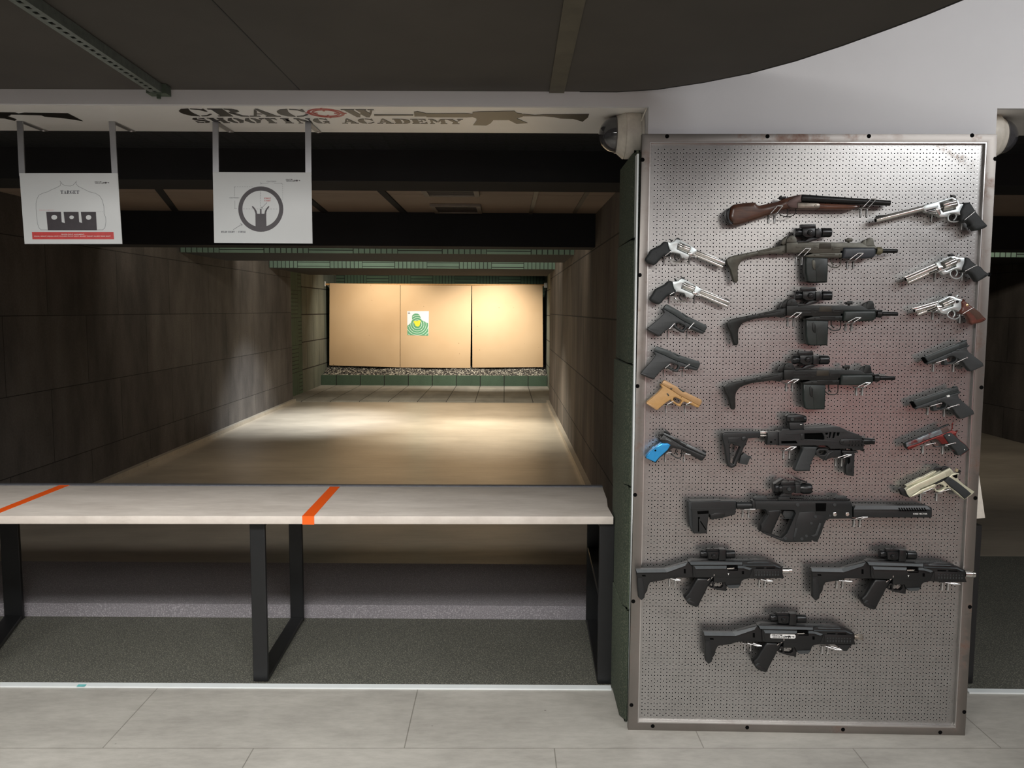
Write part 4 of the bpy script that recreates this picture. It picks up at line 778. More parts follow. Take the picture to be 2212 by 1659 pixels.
def rev_long():
    g = Gun('revolver', view(1870, 410, 7.9), (1100, 330), 'long barrelled stainless revolver with black rubber grip, top right of the board', 'revolver', 'revolvers hung on the board')
    g.part('grip', G['rubg'], g.plate('1690,215 1790,208 1830,260 1872,330 1920,400 2000,500 2092,602 2078,632 1990,672 1870,697 1830,652 1790,620 1790,580 1742,530 1700,552 1640,542 1618,500 1630,440 1618,370 1660,280', .034, 0, .010, 3, res=3))
    g.part('frame', G['sil2'], g.plate('985,280 1010,255 1200,205 1480,122 1530,140 1570,178 1600,212 1612,240 1682,240 1662,280 1620,370 1632,440 1600,425 1540,402 1450,402 1400,462 1292,466 1262,456 1212,382 1042,388 1000,362', .022, 0, .003, 0, ('1268,226 1470,158 1530,202 1542,330 1322,384 1292,342',)), g.plate('1010,262 1200,210 1240,230 1250,300 1200,318 1010,350', .026, 0, .003))
    g.part('cylinder', G['sil'], g.rod(1300, 292, 1538, 238, [(0, 76), (.06, 84), (.93, 84), (1, 74)], 0, 48, .13))
    b = g.part('barrel', G['sil'], g.rod(168, 520, 1000, 312, [(0, 46), (.01, 50), (1, 50)])); g.part('muzzle', G['dk'], g.rod(160, 522, 170, 520, 30), parent=b)
    g.part('front_sight', G['stl'], g.plate('160,470 225,430 330,425 402,438 250,468 172,486', .006, 0, .001), parent=b)
    g.part('ejector_rod', G['dk'], g.plate('1040,345 1190,316 1190,330 1040,362', .0265, 0, .0005), g.plate('1050,372 1190,340 1190,352 1060,384', .0265, 0, .0005))
    g.part('crane', G['sil'], g.plate('1195,315 1290,300 1330,280 1325,300 1280,340 1290,400 1260,440 1240,400 1200,350', .028, 0, .003))
    g.part('trigger_guard', G['sil2'], g.tube('1405,470 1425,430 1475,405 1560,405 1610,435 1625,480 1595,525 1540,545 1460,545 1412,515', .0024, 0, True)); g.part('trigger', G['sil2'], g.tube('1530,405 1545,445 1530,490 1500,520', .0026))
    g.part('rear_sight', G['blk2'], g.plate('1468,92 1500,80 1525,88 1548,108 1540,150 1490,142', .014, 0, .001)); g.part('hammer', G['sil2'], g.plate('1545,165 1580,178 1600,205 1575,250 1550,230', .012, 0, .002)); return g
def rev_six():
    g = Gun('revolver', view(1870, 410, 7.9), (1300, 1300), 'stainless revolver with thick ribbed barrel and black grip, second from top right', 'revolver', 'revolvers hung on the board')
    g.part('grip', G['rubg'], g.plate('1700,1152 1770,1155 1822,1210 1900,1270 1982,1312 2042,1380 2132,1442 2092,1472 1942,1562 1900,1552 1870,1510 1820,1442 1742,1400 1680,1408 1648,1370 1660,1320 1690,1250', .034, 0, .010, 3, res=3))
    g.part('frame', G['sil2'], g.plate('1200,1255 1450,1135 1500,1130 1545,1140 1582,1156 1698,1158 1692,1250 1662,1320 1650,1382 1600,1352 1530,1352 1462,1382 1440,1420 1332,1452 1300,1420 1242,1350', .022, 0, .003, 0, ('1282,1240 1440,1150 1540,1212 1548,1312 1382,1382 1322,1350',)))
    g.part('cylinder', G['sil'], g.rod(1330, 1300, 1525, 1212, [(0, 72), (.06, 80), (.93, 80), (1, 70)], 0, 48, .13))
    b = g.part('barrel', G['sil'], g.rod(1235, 1288, 682, 1530, [(0, 44), (.98, 44), (1, 38)]), g.rod(1262, 1340, 716, 1585, [(0, 34), (.97, 36), (1, 30)]), g.plate('1210,1250 1270,1245 700,1500 655,1495 660,1485 780,1438', .012, 0, .001), g.plate('1230,1310 1300,1290 1340,1320 1300,1400 1250,1360', .026, 0, .003)); g.part('muzzle', G['dk'], g.rod(690, 1527, 676, 1533, 26), parent=b)
    g.part('ejector_rod', G['dk'], g.plate('1095,1415 1245,1350 1250,1362 1100,1428', .0255, 0, .0005))
    g.part('crane', G['sil'], g.tube('1290,1375 1340,1365 1400,1345 1440,1318', .0028, .012))
    g.part('trigger_guard', G['sil2'], g.tube('1442,1430 1465,1380 1530,1355 1600,1358 1642,1400 1650,1440 1620,1490 1560,1518 1495,1505 1455,1468', .0024, 0, True)); g.part('trigger', G['sil2'], g.tube('1535,1355 1560,1400 1555,1440 1530,1475', .0026))
    g.part('hammer', G['sil2'], g.plate('1558,1138 1575,1110 1605,1092 1595,1118 1590,1152', .008, 0, .001)); g.part('rear_sight', G['blk2'], g.plate('1418,1098 1480,1082 1502,1092 1505,1145 1450,1150 1440,1122', .014, 0, .001))
    g.part('cylinder_latch', G['sil'], g.knob(1598, 1206, 28, .008, .0155, 16)); return g
def rev_wood():
    g = Gun('revolver', view(1930, 620, 8.295), (1000, 350), 'stainless revolver with checkered reddish brown wooden grip', 'revolver', 'revolvers hung on the board')
    gp = g.part('grip', G['rosew'], g.plate('1275,212 1332,280 1400,330 1480,388 1560,448 1622,520 1682,578 1610,628 1420,677 1388,650 1360,570 1312,492 1240,492 1200,462 1192,420 1230,370 1225,260', .034, 0, .009, 3, res=3))
    g.part('chequering', mat('dark_chequering', (74, 48, 34), .7, 0, .3, 400, .3), g.plate('1402,388 1500,420 1622,545 1492,592 1430,502 1358,440', .0345, 0, .0005), parent=gp); g.part('medallion', G['brass'], g.knob(1325, 325, 23, .015, .0178), parent=gp)
    g.part('frame', G['sil2'], g.plate('812,256 1000,162 1060,162 1130,196 1190,216 1245,228 1228,262 1232,370 1195,432 1180,442 1120,412 1050,402 992,440 962,492 890,478 850,462 770,352', .022, 0, .003, 0, ('822,290 1000,198 1075,250 1078,342 900,402 858,380',)))
    g.part('cylinder', G['sil'], g.rod(868, 330, 1062, 248, [(0, 66), (.06, 74), (.93, 74), (1, 64)], 0, 48, .13))
    b = g.part('barrel', G['sil'], g.rod(780, 312, 366, 428, [(0, 42), (.98, 42), (1, 36)]) if 0 else g.rod(775, 308, 372, 428, [(0, 42), (.98, 42), (1, 36)]), g.rod(790, 362, 428, 490, [(0, 32), (.95, 34), (1, 26)]), g.plate('812,250 830,262 420,400 340,392 335,378 480,345', .012, 0, .001), g.plate('770,345 860,330 890,360 850,420 790,395', .026, 0, .003)); g.part('muzzle', G['dk'], g.rod(378, 426, 366, 430, 25), parent=b)
    g.part('ejector_rod', G['dk'], g.plate('615,425 768,365 772,376 620,438', .0255, 0, .0005)); g.part('crane', G['sil'], g.tube('790,385 850,400 900,380 945,352', .0028, .012))
    g.part('trigger_guard', G['sil2'], g.tube('968,500 988,450 1050,412 1120,412 1172,440 1190,490 1170,540 1110,575 1040,565 988,535', .0024, 0, True)); g.part('trigger', G['sil2'], g.tube('1065,415 1095,460 1090,510 1062,545', .0028))
    g.part('hammer', G['sil2'], g.plate('1118,190 1135,150 1165,138 1158,165 1145,200', .008, 0, .001)); g.part('rear_sight', G['blk2'], g.plate('1000,152 1012,120 1048,112 1055,150 1030,158', .014, 0, .001)); g.part('cylinder_latch', G['stl'], g.knob(1150, 262, 26, .008, .0145, 16)); return g
def m1911_red():
    g = Gun('pistol', view(1930, 820, 9.218), (900, 1180), 'red and grey marbled pistol with black grips, above the pale silver pistol', 'pistol', 'pistols hung on the board edges')
    g.part('frame', G['red'], g.plate('300,1328 500,1275 700,1190 930,1105 1125,1030 1180,1010 1250,1042 1302,1018 1265,1060 1252,1108 1300,1180 1450,1300 1525,1400 1380,1500 1300,1520 1235,1440 1130,1310 1075,1275 980,1292 900,1202 850,1182 730,1216 650,1246 520,1312 310,1402 275,1370', .022, 0, .003))
    g.part('slide', G['marble'], g.plate('252,1265 1075,925 1128,1030 930,1102 700,1186 500,1272 310,1332 270,1342', .025, 0, .003)); g.part('slide_top', G['blk2'], g.plate('238,1248 340,1200 1115,882 1122,902 1078,932 252,1266', .016, 0, .003))
    g.part('rear_panel', G['brow'], g.plate('935,985 1070,928 1112,1020 985,1068', .0262, 0, .0006)); g.part('muzzle', G['stl'], g.plate('212,1258 252,1262 312,1395 290,1402 240,1350', .018, -.002, .003))
    g.part('grip_panel', G['rubg'], g.plate('1070,1068 1162,1060 1252,1130 1350,1230 1450,1302 1522,1400 1352,1512 1290,1516 1240,1430 1140,1322 1050,1190 1000,1112', .032, 0, .005, 0, res=2)); g.part('grip_screw', G['whi'], g.knob(1110, 1110, 13, .012, .0172), g.knob(1418, 1396, 10, .012, .0172))
    g.part('trigger_guard', G['stl'], g.tube('740,1222 780,1290 830,1332 900,1332 960,1312 1100,1285', .0022)); g.part('trigger', G['sil2'], g.plate('935,1185 965,1200 990,1240 985,1272 970,1270 965,1225', .008, 0, .001)); g.part('hammer', G['red'], g.tube('1150,1000 1172,960 1165,890 1190,855', .002, sm=0)); return g
def m1911_silver():
    g = Gun('pistol', view(1930, 980, 10.055), (900, 680), 'pale silver race pistol with black compensator and top rail, lowest on right edge', 'pistol', 'pistols hung on the board edges')
    g.part('frame', G['ivory'], g.plate('350,945 590,790 900,660 1060,580 1110,590 1210,500 1290,430 1430,425 1402,505 1412,560 1520,660 1768,830 1722,882 1690,905 1560,998 1530,992 1380,872 1240,748 1155,765 1040,832 980,842 930,822 895,762 880,735 620,862 372,952', .022, 0, .003, 0, ('905,742 940,690 1010,662 1080,682 1112,720 1090,762 1020,800 930,800',)))
    g.part('slide', G['ivory'], g.plate('265,800 320,762 500,662 900,480 1230,310 1292,370 1332,432 1202,492 1050,562 900,642 600,762 560,800 350,946 300,890', .026, 0, .003), g.plate('330,880 540,795 550,805 340,892', .0265, 0, .0004)); g.part('serrations', mat('dull_champagne', (150, 146, 126), .5, .3), *[g.plate(f'{1130+i*16},{405-i*8} {1135+i*16},{402-i*8} {1160+i*16},{490-i*8} {1155+i*16},{492-i*8}', .0266, 0, .0002) for i in range(7)])
    g.part('top_rail', G['ivory'], g.plate('268,690 580,520 640,510 770,440 920,362 945,388 880,440 740,530 620,592 292,722', .014, -.003, .002)); g.part('charging_handle', G['blk2'], g.plate('868,352 940,280 1000,290 1050,312 1010,350 930,366', .02, -.003, .002), g.plate('1062,305 1150,272 1225,302 1185,342 1105,382 1030,362', .02, -.003, .002))
    g.part('compensator', G['blk2'], *[g.plate(f'{128+i*42},{772+i*14} {190+i*30},{745+i*12} {232+i*30},{790+i*18} {290+i*15},{915+i*10} {250+i*12},{925+i*4} {190+i*20},{905+i*8}', .02, -.002+.0006*i, .003) for i in range(3)], g.plate('240,785 268,800 352,948 330,950 255,850', .024, 0, .002))
    g.part('grip_panel', G['rubg'], g.plate('1200,500 1250,522 1400,622 1600,780 1702,872 1560,992 1400,842 1240,722 1110,590', .032, 0, .004, 0, res=2)); g.part('grip_screw', G['gunm'], g.knob(1240, 572, 12, .012, .0172), g.knob(1612, 868, 12, .012, .0172))
    g.part('beavertail', G['dk'], g.plate('1270,480 1398,442 1390,530 1350,536', .0235, 0, .001)); g.part('hammer', mat('beige_hammer', (170, 156, 128), .4, .4), g.plate('1350,370 1380,320 1420,348 1408,398 1370,402', .01, 0, .002)); g.part('safety_knob', G['blk2'], g.knob(1440, 388, 36, -.01, .006))
    g.part('slide_stop', G['stl'], g.plate('895,652 920,640 1060,565 1100,578 1082,602 930,672', .028, 0, .002)); g.part('trigger', G['stl'], g.plate('1075,690 1108,705 1106,745 1085,765 1080,730', .008, 0, .001)); g.part('pin', G['dk'], g.knob(1170, 712, 20, .008, .0117)); return g

V1 = view(1540, 400, 5.2667); V6 = view(1360, 1170, 5.821); P2 = view(1370, 640, 8.295); P1 = view(1370, 500, 9.759); P6 = view(1930, 820, 9.218)
def build_guns():
    g = [shotgun(), uzi(V1, 'worn olive grey submachine gun with folding metal stock, highest of three alike', G['park'], G['park'], G['olive'], mat('slate_polymer', (52, 56, 62), .4, 0, .08, 60)),
      uzi(view(1540.6, 536.2, 5.2667), 'black submachine gun with folding metal stock, middle of three alike', G['parkd'], G['parkd'], G['stl'], G['grip']),
      uzi(view(1534.6, 674.8, 5.2667), 'black submachine gun with folding metal stock, lowest of three alike', G['parkd'], G['parkd'], G['stl'], G['grip']),
      carbine_kit(), vector(),
      scorpion(V6, 'black polymer submachine gun with red dot scope, lower left overlapping the frame'),
      scorpion(simview(V6, (80, 350), (1945, 465), (1752.5, 1227.5), (2088.8, 1258.5)), 'black polymer submachine gun with red dot scope, lower right with muzzle over frame'),
      scorpion(simview(V6, (80, 350), (1945, 465), (1520.3, 1366), (1848.7, 1393.6)), 'black polymer submachine gun with a white sticker, lowest on the board', True, True),
      rev_left(P1, 'stainless revolver with black rubber grip, upper of two on left edge', G['sil2']),
      rev_left(simview(P1, (430, 705), (1915, 640), (1370+525/9.759, 500+1535/9.759), (1370+2012/9.759, 500+1470/9.759)), 'stainless revolver with black rubber grip, lower of two on left edge', G['sil2']),
      glock(P2, 'dark grey pistol under the left revolvers, muzzle pointing down right', G['gunm'], G['gry'], False),
      glock(simview(P2, (578, 148), (1308, 555), (1370+400/8.295, 640+900/8.295), (1370+1186/8.295, 640+1205/8.295)), 'dark grey pistol directly above the tan pistol', G['gunm'], G['gry'], False),
      glock(simview(P2, (578, 148), (1308, 555), (1370+540/8.295, 810+97/8.295), (1370+1218/8.295, 810+478/8.295)), 'tan pistol on the left edge above the blue gripped pistol', G['tans'], G['tan'], False, True),
      cz(), rev_long(), rev_six(), rev_wood(),
      glock(simview(P6, (1282, 140), (405, 435), (1930+1308/8.295, 620+958/8.295), (1930+566/8.295, 620+1256/8.295)), 'grey pistol on right edge just below the wood gripped revolver', G['gunm'], G['gry'], True),
      glock(P6, 'grey pistol with a white slide stop above the red marbled pistol', G['gunm'], G['gry'], True, True),
      m1911_red(), m1911_silver()]
    return g
# ------------------------------------------------------------------ hooks
def hook(label, b, tip, double):
    q0 = -.0135; p = bpx(*b, q0); qt = .058; t_ = bpx(*tip, qt)
    o = empty('double_hook' if double else 'display_hook', BF.w(p.x, p.y, q0), label, 'hook', 'chrome hooks on the perforated sheet'); L = o.location
    mp = bpx(b[0]+(tip[0]-b[0])*.26, b[1]+(tip[1]-b[1])*.20, qt*.97); sc_ = .00168; hw = 6.5*sc_; xs = (-hw, hw) if double else (0,)
    bm = bmesh.new(); W = (12 if double else 7)*sc_
    tube_into(bm, [BF.w(p.x-W, p.y, q0+.004), BF.w(p.x+(W if double else W*1.6), p.y, q0+.004)], .0016)
    finish(bm, 'crossbar', G['chrome'], o, loc=L)
    for x in xs:
        bm = bmesh.new(); tube_into(bm, [BF.w(p.x+x, p.y, q0+.004), BF.w(p.x+x, p.y-.015, q0+.004), BF.w(p.x+x, p.y-.030, q0+.003)], .0030, seg=10); finish(bm, 'prong', G['chrome'], o, loc=L)
    bm = bmesh.new()
    if double:
        for x in xs:
            s = 1 if x > 0 else -1; tx = s*.0095
            tube_into(bm, [BF.w(p.x+x, p.y, q0+.004), BF.w(mp.x+x*.6+tx*.4, mp.y, qt*.97), BF.w(t_.x+tx, t_.y, qt)], .0014)
        tube_into(bm, [BF.w(t_.x-.0095, t_.y, qt), BF.w(t_.x+.0095, t_.y, qt)], .0022)
    else:
        tube_into(bm, [BF.w(p.x+.003, p.y, q0+.004), BF.w(mp.x, mp.y, qt*.97), BF.w(t_.x, t_.y, qt)], .0013)
        lathe_into(bm, BF.w(t_.x, t_.y, qt), BF.w(t_.x, t_.y, qt+.004), [(0, .0026), (1, .0022)], 10)
    finish(bm, 'arm', G['chrome'], o, loc=L)
def hooks():
    D = [('the sawn-off shotgun', ((1666.8, 464.6), (1685.3, 444.6)), ((1866, 450.7), (1887.5, 429.3))), ('the olive grey folding stock gun', ((1726, 555), (1746, 536.7)), ((1837, 563.5), (1859.5, 547))),
         ('the middle folding stock gun', ((1708, 688.7), (1726, 675.6)), ((1833.4, 697.8), (1854, 686.4))), ('the lowest folding stock gun', ((1705, 828.3), (1720.4, 819.4)), ((1856, 836.8), (1875, 827))),
         ('the skeleton stock carbine', ((1699, 973.3), (1714.4, 965.4)), ((1811.4, 990), (1833.4, 982.7))), ('the longest carbine', ((1610.8, 1100.8), (1625.7, 1100)), ((1850.7, 1121), (1868.5, 1117))),
         ('the lower left scoped gun', ((1452, 1249.4), (1464, 1252.8)), ((1646, 1251.6), (1663.2, 1255))), ('the lower right scoped gun', ((1813.7, 1253.7), (1835, 1255.9)), ((2041, 1258), (2068.5, 1262))),
         ('the gun with white sticker', ((1615, 1389), (1640, 1395)), ((1781.7, 1395), (1812.7, 1403.6)))]
    for n, a, b in D:
        hook('left double-wire chrome hook under '+n, *a, True); hook('right double-wire chrome hook under '+n, *b, True)
    S = [('upper left revolver', ((1434, 554.3), (1447.9, 544)), ((1489.4, 553.3), (1503, 555))), ('lower left revolver', ((1445.3, 637.8), (1455, 632)), ((1500.6, 637.8), (1512.4, 638))),
         ('grey pistol below the left revolvers', ((1443, 713), (1456.2, 699.7)), ((1484.5, 713), (1498.4, 697.9))), ('grey pistol above the tan one', ((1434.3, 796.7), (1446.8, 787)), ((1475.2, 797), (1488.7, 787.3))),
         ('tan pistol', ((1438.7, 875), (1453.2, 867.3)), ((1480, 875), (1492.4, 868.5))), ('blue gripped pistol', ((1437, 980), (1449, 977)), ((1478, 980), (1490, 981.8))),
         ('long barrelled revolver', ((2012, 461.9), (2022, 461)), ((2076.6, 479), (2107.3, 455.8))), ('thick barrelled right revolver', ((2019.4, 589), (2052.3, 576.5)), ((2077.6, 588.5), (2108.6, 573.3))),
         ('wood gripped revolver', ((2014.7, 673.6), (2044, 662.4)), ((2072.9, 680.9), (2101.8, 664.6))), ('upper right grey pistol', ((2015.6, 785.8), (2043.6, 776.4)), ((2059, 785.8), (2088, 772.5))),
         ('lower right grey pistol', ((2003.8, 879), (2032.2, 871)), ((2039, 883), (2070, 874))), ('red marbled pistol', ((1993, 962.3), (2019.8, 956.9)), ((2035.8, 963.2), (2062.9, 956.5))),
         ('pale silver pistol', ((1987.7, 1065.5), (2015.3, 1054.4)), ((2022.5, 1064.5), (2051.5, 1056.6)))]
    for n, a, b in S:
        hook('left single chrome hook under the '+n, *a, False); hook('right single chrome hook under the '+n, *b, False)

_m = BF.w(*bpx(1832, 868, -.015), -.015); _d = (_m-C).normalized(); _rf = _d-BF.N*2*_d.dot(BF.N); _t = (-4.55-_m.y)/_rf.y; _h = _m+_rf*_t
# ================================================================= LETTERING
# stencil slab letters on a 10 x 10 cell, each a list of polygons
def _m(s): return ' '.join('%g,%g' % (10-float(p.split(',')[0]), float(p.split(',')[1])) for p in s.split())
_Ch = ['4.4,10 1.9,9.4 .3,7 0,5 .3,3 1.9,.6 4.4,0 4.4,.8 3.9,3 3.8,5 3.9,7 4.4,9.2', '5,10 7,9.7 8.2,9.1 9.2,10 9.2,6.4 8.5,6.4 7.3,8.5 5,9.3']
LT = dict(
    C=_Ch+['5,0 7,.3 9.3,2.8 8.7,3.2 7.2,1.5 5,.8'], G=_Ch+['5,0 6.6,.4 7.6,1.2 8.4,0 9,0 9,4 9.8,4 9.8,4.8 5.8,4.8 5.8,4 6.6,4 6.6,1.6 5,.8'],
    R=['0,10 4.8,10 4.8,0 0,0 0,.8 1,.8 1,9.2 0,9.2', '5.2,10 7.6,9.8 9,8.6 9,6.6 7.8,5.4 6.6,5 5.2,5 5.2,5.7 6.1,6.2 6.3,7.5 6.1,8.8 5.2,9.3', '5.2,4.5 7,4.5 8.4,1.2 10,.8 10,0 7.4,0 6,2.6'],
    A=['4.6,10 5.6,10 9,.8 10,.8 10,0 5.2,0 5.2,.8 6.2,.8 5.2,4', '4.2,9.4 1.4,.8 0,.8 0,0 3.4,0 3.4,.8 2.4,.8 3.1,3 4.9,3 4.7,3.8 3.4,3.8 4.5,7.4'],
    O=['4.5,10 1.8,9 0,5 1.8,1 4.5,0 4.5,.8 3.8,2.5 3.6,5 3.8,7.5 4.5,9.2', _m('4.5,10 1.8,9 0,5 1.8,1 4.5,0 4.5,.8 3.8,2.5 3.6,5 3.8,7.5 4.5,9.2')],
    W=['0,10 4.2,10 4.2,9.2 3.5,9.2 5,3.4 4.3,0 3.2,0 .8,9.2 0,9.2', '4.6,10 8,10 8,9.2 7.3,9.2 8.6,4 7.4,0 6.3,0 5.1,4.4 5.6,6 4.6,9.2', '8.4,10 10.4,10 10.4,9.2 9.9,9.2 8.8,4.6 8.4,6 9.1,9.2 8.4,9.2'],
    S=['4.6,10 2,9.6 .5,7.6 1.2,5.6 6,3.6 6.6,2.2 5.2,.8 5.2,0 7.8,.6 9.2,2.8 8.2,5 3.4,7 3.2,8.2 4.6,9.2', '5.2,10 7.4,9.6 8.6,10 8.6,7 8,7 6.8,8.6 5.2,9.2', '.4,0 1.4,.5 4.6,0 4.6,.8 2.6,1.2 1,3.2 .4,3.2'],
    H=['0,10 4,10 4,0 0,0 0,.8 .9,.8 .9,9.2 0,9.2', '6,10 10,10 10,9.2 9.1,9.2 9.1,.8 10,.8 10,0 6,0', '4.3,5.5 5.7,5.5 5.7,4.6 4.3,4.6'],
    T=['3.4,10 6.6,10 6.6,.8 7.6,.8 7.6,0 2.4,0 2.4,.8 3.4,.8', '3,10 0,10 0,6.6 .6,6.6 1.4,8.6 3,9.2', '7,10 10,10 10,6.6 9.4,6.6 8.6,8.6 7,9.2'],
    I=['2.4,10 7.6,10 7.6,9.2 6.7,9.2 6.7,.8 7.6,.8 7.6,0 2.4,0 2.4,.8 3.3,.8 3.3,9.2 2.4,9.2'],
    N=['0,10 3.2,10 8.8,2.4 8.8,0 7.2,0 1,8.6 0,9.2', '0,0 2.8,0 2.8,.8 1.9,.8 1.9,6.4 1,7.6 1,.8 0,.8', '7.2,10 10,10 10,9.2 9.1,9.2 9.1,3 8.2,4.2 8.2,9.2 7.2,9.2'],
    D=['0,10 4.6,10 4.6,0 0,0 0,.8 .9,.8 .9,9.2 0,9.2', '5,10 7.4,9.6 9.6,7.4 10,5 9.6,2.6 7.4,.4 5,0 5,.8 5.9,1.6 6.3,5 5.9,8.4 5,9.2'],
    E=['0,10 4.4,10 4.4,0 0,0 0,.8 .9,.8 .9,9.2 0,9.2', '4.8,10 9,10 9,6.8 8.4,6.8 7.4,8.8 4.8,9.2', '4.8,0 9.2,0 9.2,3.4 8.6,3.4 7.4,1.2 4.8,.8', '4.8,5.5 5.8,5.7 6.2,6.8 6.8,6.8 6.8,3.4 6.2,3.4 5.8,4.5 4.8,4.7'],
    F=['0,10 4.4,10 4.4,.8 5.4,.8 5.4,0 0,0 0,.8 .9,.8 .9,9.2 0,9.2', '4.8,10 9,10 9,6.8 8.4,6.8 7.4,8.8 4.8,9.2', '4.8,5.5 5.8,5.7 6.2,6.8 6.8,6.8 6.8,3.4 6.2,3.4 5.8,4.5 4.8,4.7'],
    L=['0,10 5.2,10 5.2,9.2 4.4,9.2 4.4,0 0,0 0,.8 .9,.8 .9,9.2 0,9.2', '4.8,0 9.2,0 9.2,3.8 8.6,3.8 7.4,1.4 4.8,.8'],
    M=['0,10 3,10 5.2,5 4.6,3 2.2,8 2.2,.8 3,.8 3,0 0,0 0,.8 .9,.8 .9,9.2 0,9.2', '5.6,6 7.4,10 10.4,10 10.4,9.2 9.6,9.2 9.6,.8 10.4,.8 10.4,0 6.4,0 6.4,.8 7,.8 7,6.6 5.4,3'],
    Y=['0,10 4.2,10 4.2,9.2 3.6,9.2 6.4,4.6 6.4,.8 7.2,.8 7.2,0 2.8,0 2.8,.8 3.6,.8 3.6,4.2 .8,9.2 0,9.2', '6.4,10 10,10 10,9.2 9.2,9.2 7.2,5.6 6.5,6.6 7.8,9.2 6.4,9.2'])
LT['-'] = ['1,5.5 9,5.5 9,4.6 1,4.6']
def stencil(word, gap=.6):
    """polygons of a word laid out on x 0..1, y 0..1"""
    n = len(word)*10+(len(word)-1)*gap; out = []
    for i, ch in enumerate(word):
        for P in LT.get(ch, []): out.append([Vector(((i*(10+gap)+p.x)/n, p.y/10)) for p in V2(P)])
    return out
RIFLE = ['120,115 480,116 480,125 120,128', '485,90 520,85 600,104 600,131 490,132', '600,104 980,104 1025,112 1025,136 970,140 600,138',
         '1025,92 1100,87 1410,82 1430,100 1475,105 1500,125 1480,135 1430,150 1530,192 1430,200 1360,165 1215,165 1190,195 1150,215 1030,212 1060,170 1060,150 1022,135', '1490,110 1595,120 1680,114 2095,110 2085,140 2035,180 1990,165 1950,154 1830,150 1775,138 1680,130 1490,130']
def logo_polys():
    """whole emblem, x 0..1, y 0..1: two rows of words then the rifle"""
    out = []
    for w_, x0, x1, y0, y1 in (('CRAC', 0, .275, .45, 1), ('W', .37, .465, .45, 1), ('SHOOTING', .03, .37, 0, .32), ('ACADEMY', .39, .69, 0, .32)):
        for P in stencil(w_): out.append([Vector((x0+p.x*(x1-x0), y0+p.y*(y1-y0))) for p in P])
    ring = lambda r: [Vector((.325+.045*r*cos(a*pi/12), .72+.3*r*sin(a*pi/12))) for a in range(24)]
    out.append((ring(1), ring(.72)))
    for R in RIFLE: out.append([Vector((.475+(p.x-120)/1975*.525, .3+(150-p.y)/130*.8-.0)) for p in V2(R)])
    return out
def logo_into(bm, f, q0, q1, fr=None):
    for P in logo_polys():
        L = [list(map(lambda p: f(p.x, p.y), l)) for l in (P if isinstance(P, tuple) else (P,))]
        poly_into(bm, fr or BF, L, q0, q1)
def text_into(bm, g, s, x0, y0, x1, h, q, fr=None, ptf=None):
    """plain bold print from Blender's own font, fitted between two trace points"""
    cu = bpy.data.curves.new('t', 'FONT'); cu.body = s; cu.resolution_u = 2; cu.offset = .012; o = bpy.data.objects.new('t', cu); me = o.to_mesh()
    xs = [v.co.x for v in me.vertices]; ys = [v.co.y for v in me.vertices]
    a, b, c, d = min(xs), max(xs), min(ys), max(ys); fr = fr or BF; qq = (g.qc+q) if g else q
    def pos(v):
        X = x0+(v.co.x-a)/(b-a)*(x1-x0); Y = y0-(v.co.y-c)/(d-c)*h; p = g.pt(X, Y, qq) if g else ptf(X, Y); return fr.w(p.x, p.y, qq)
    vs = [bm.verts.new(pos(v)) for v in me.vertices]
    for p in me.polygons:
        try: bm.faces.new([vs[i] for i in p.vertices])
        except ValueError: pass
    o.to_mesh_clear(); bpy.data.objects.remove(o); bpy.data.curves.remove(cu)
build_guns(); hooks()
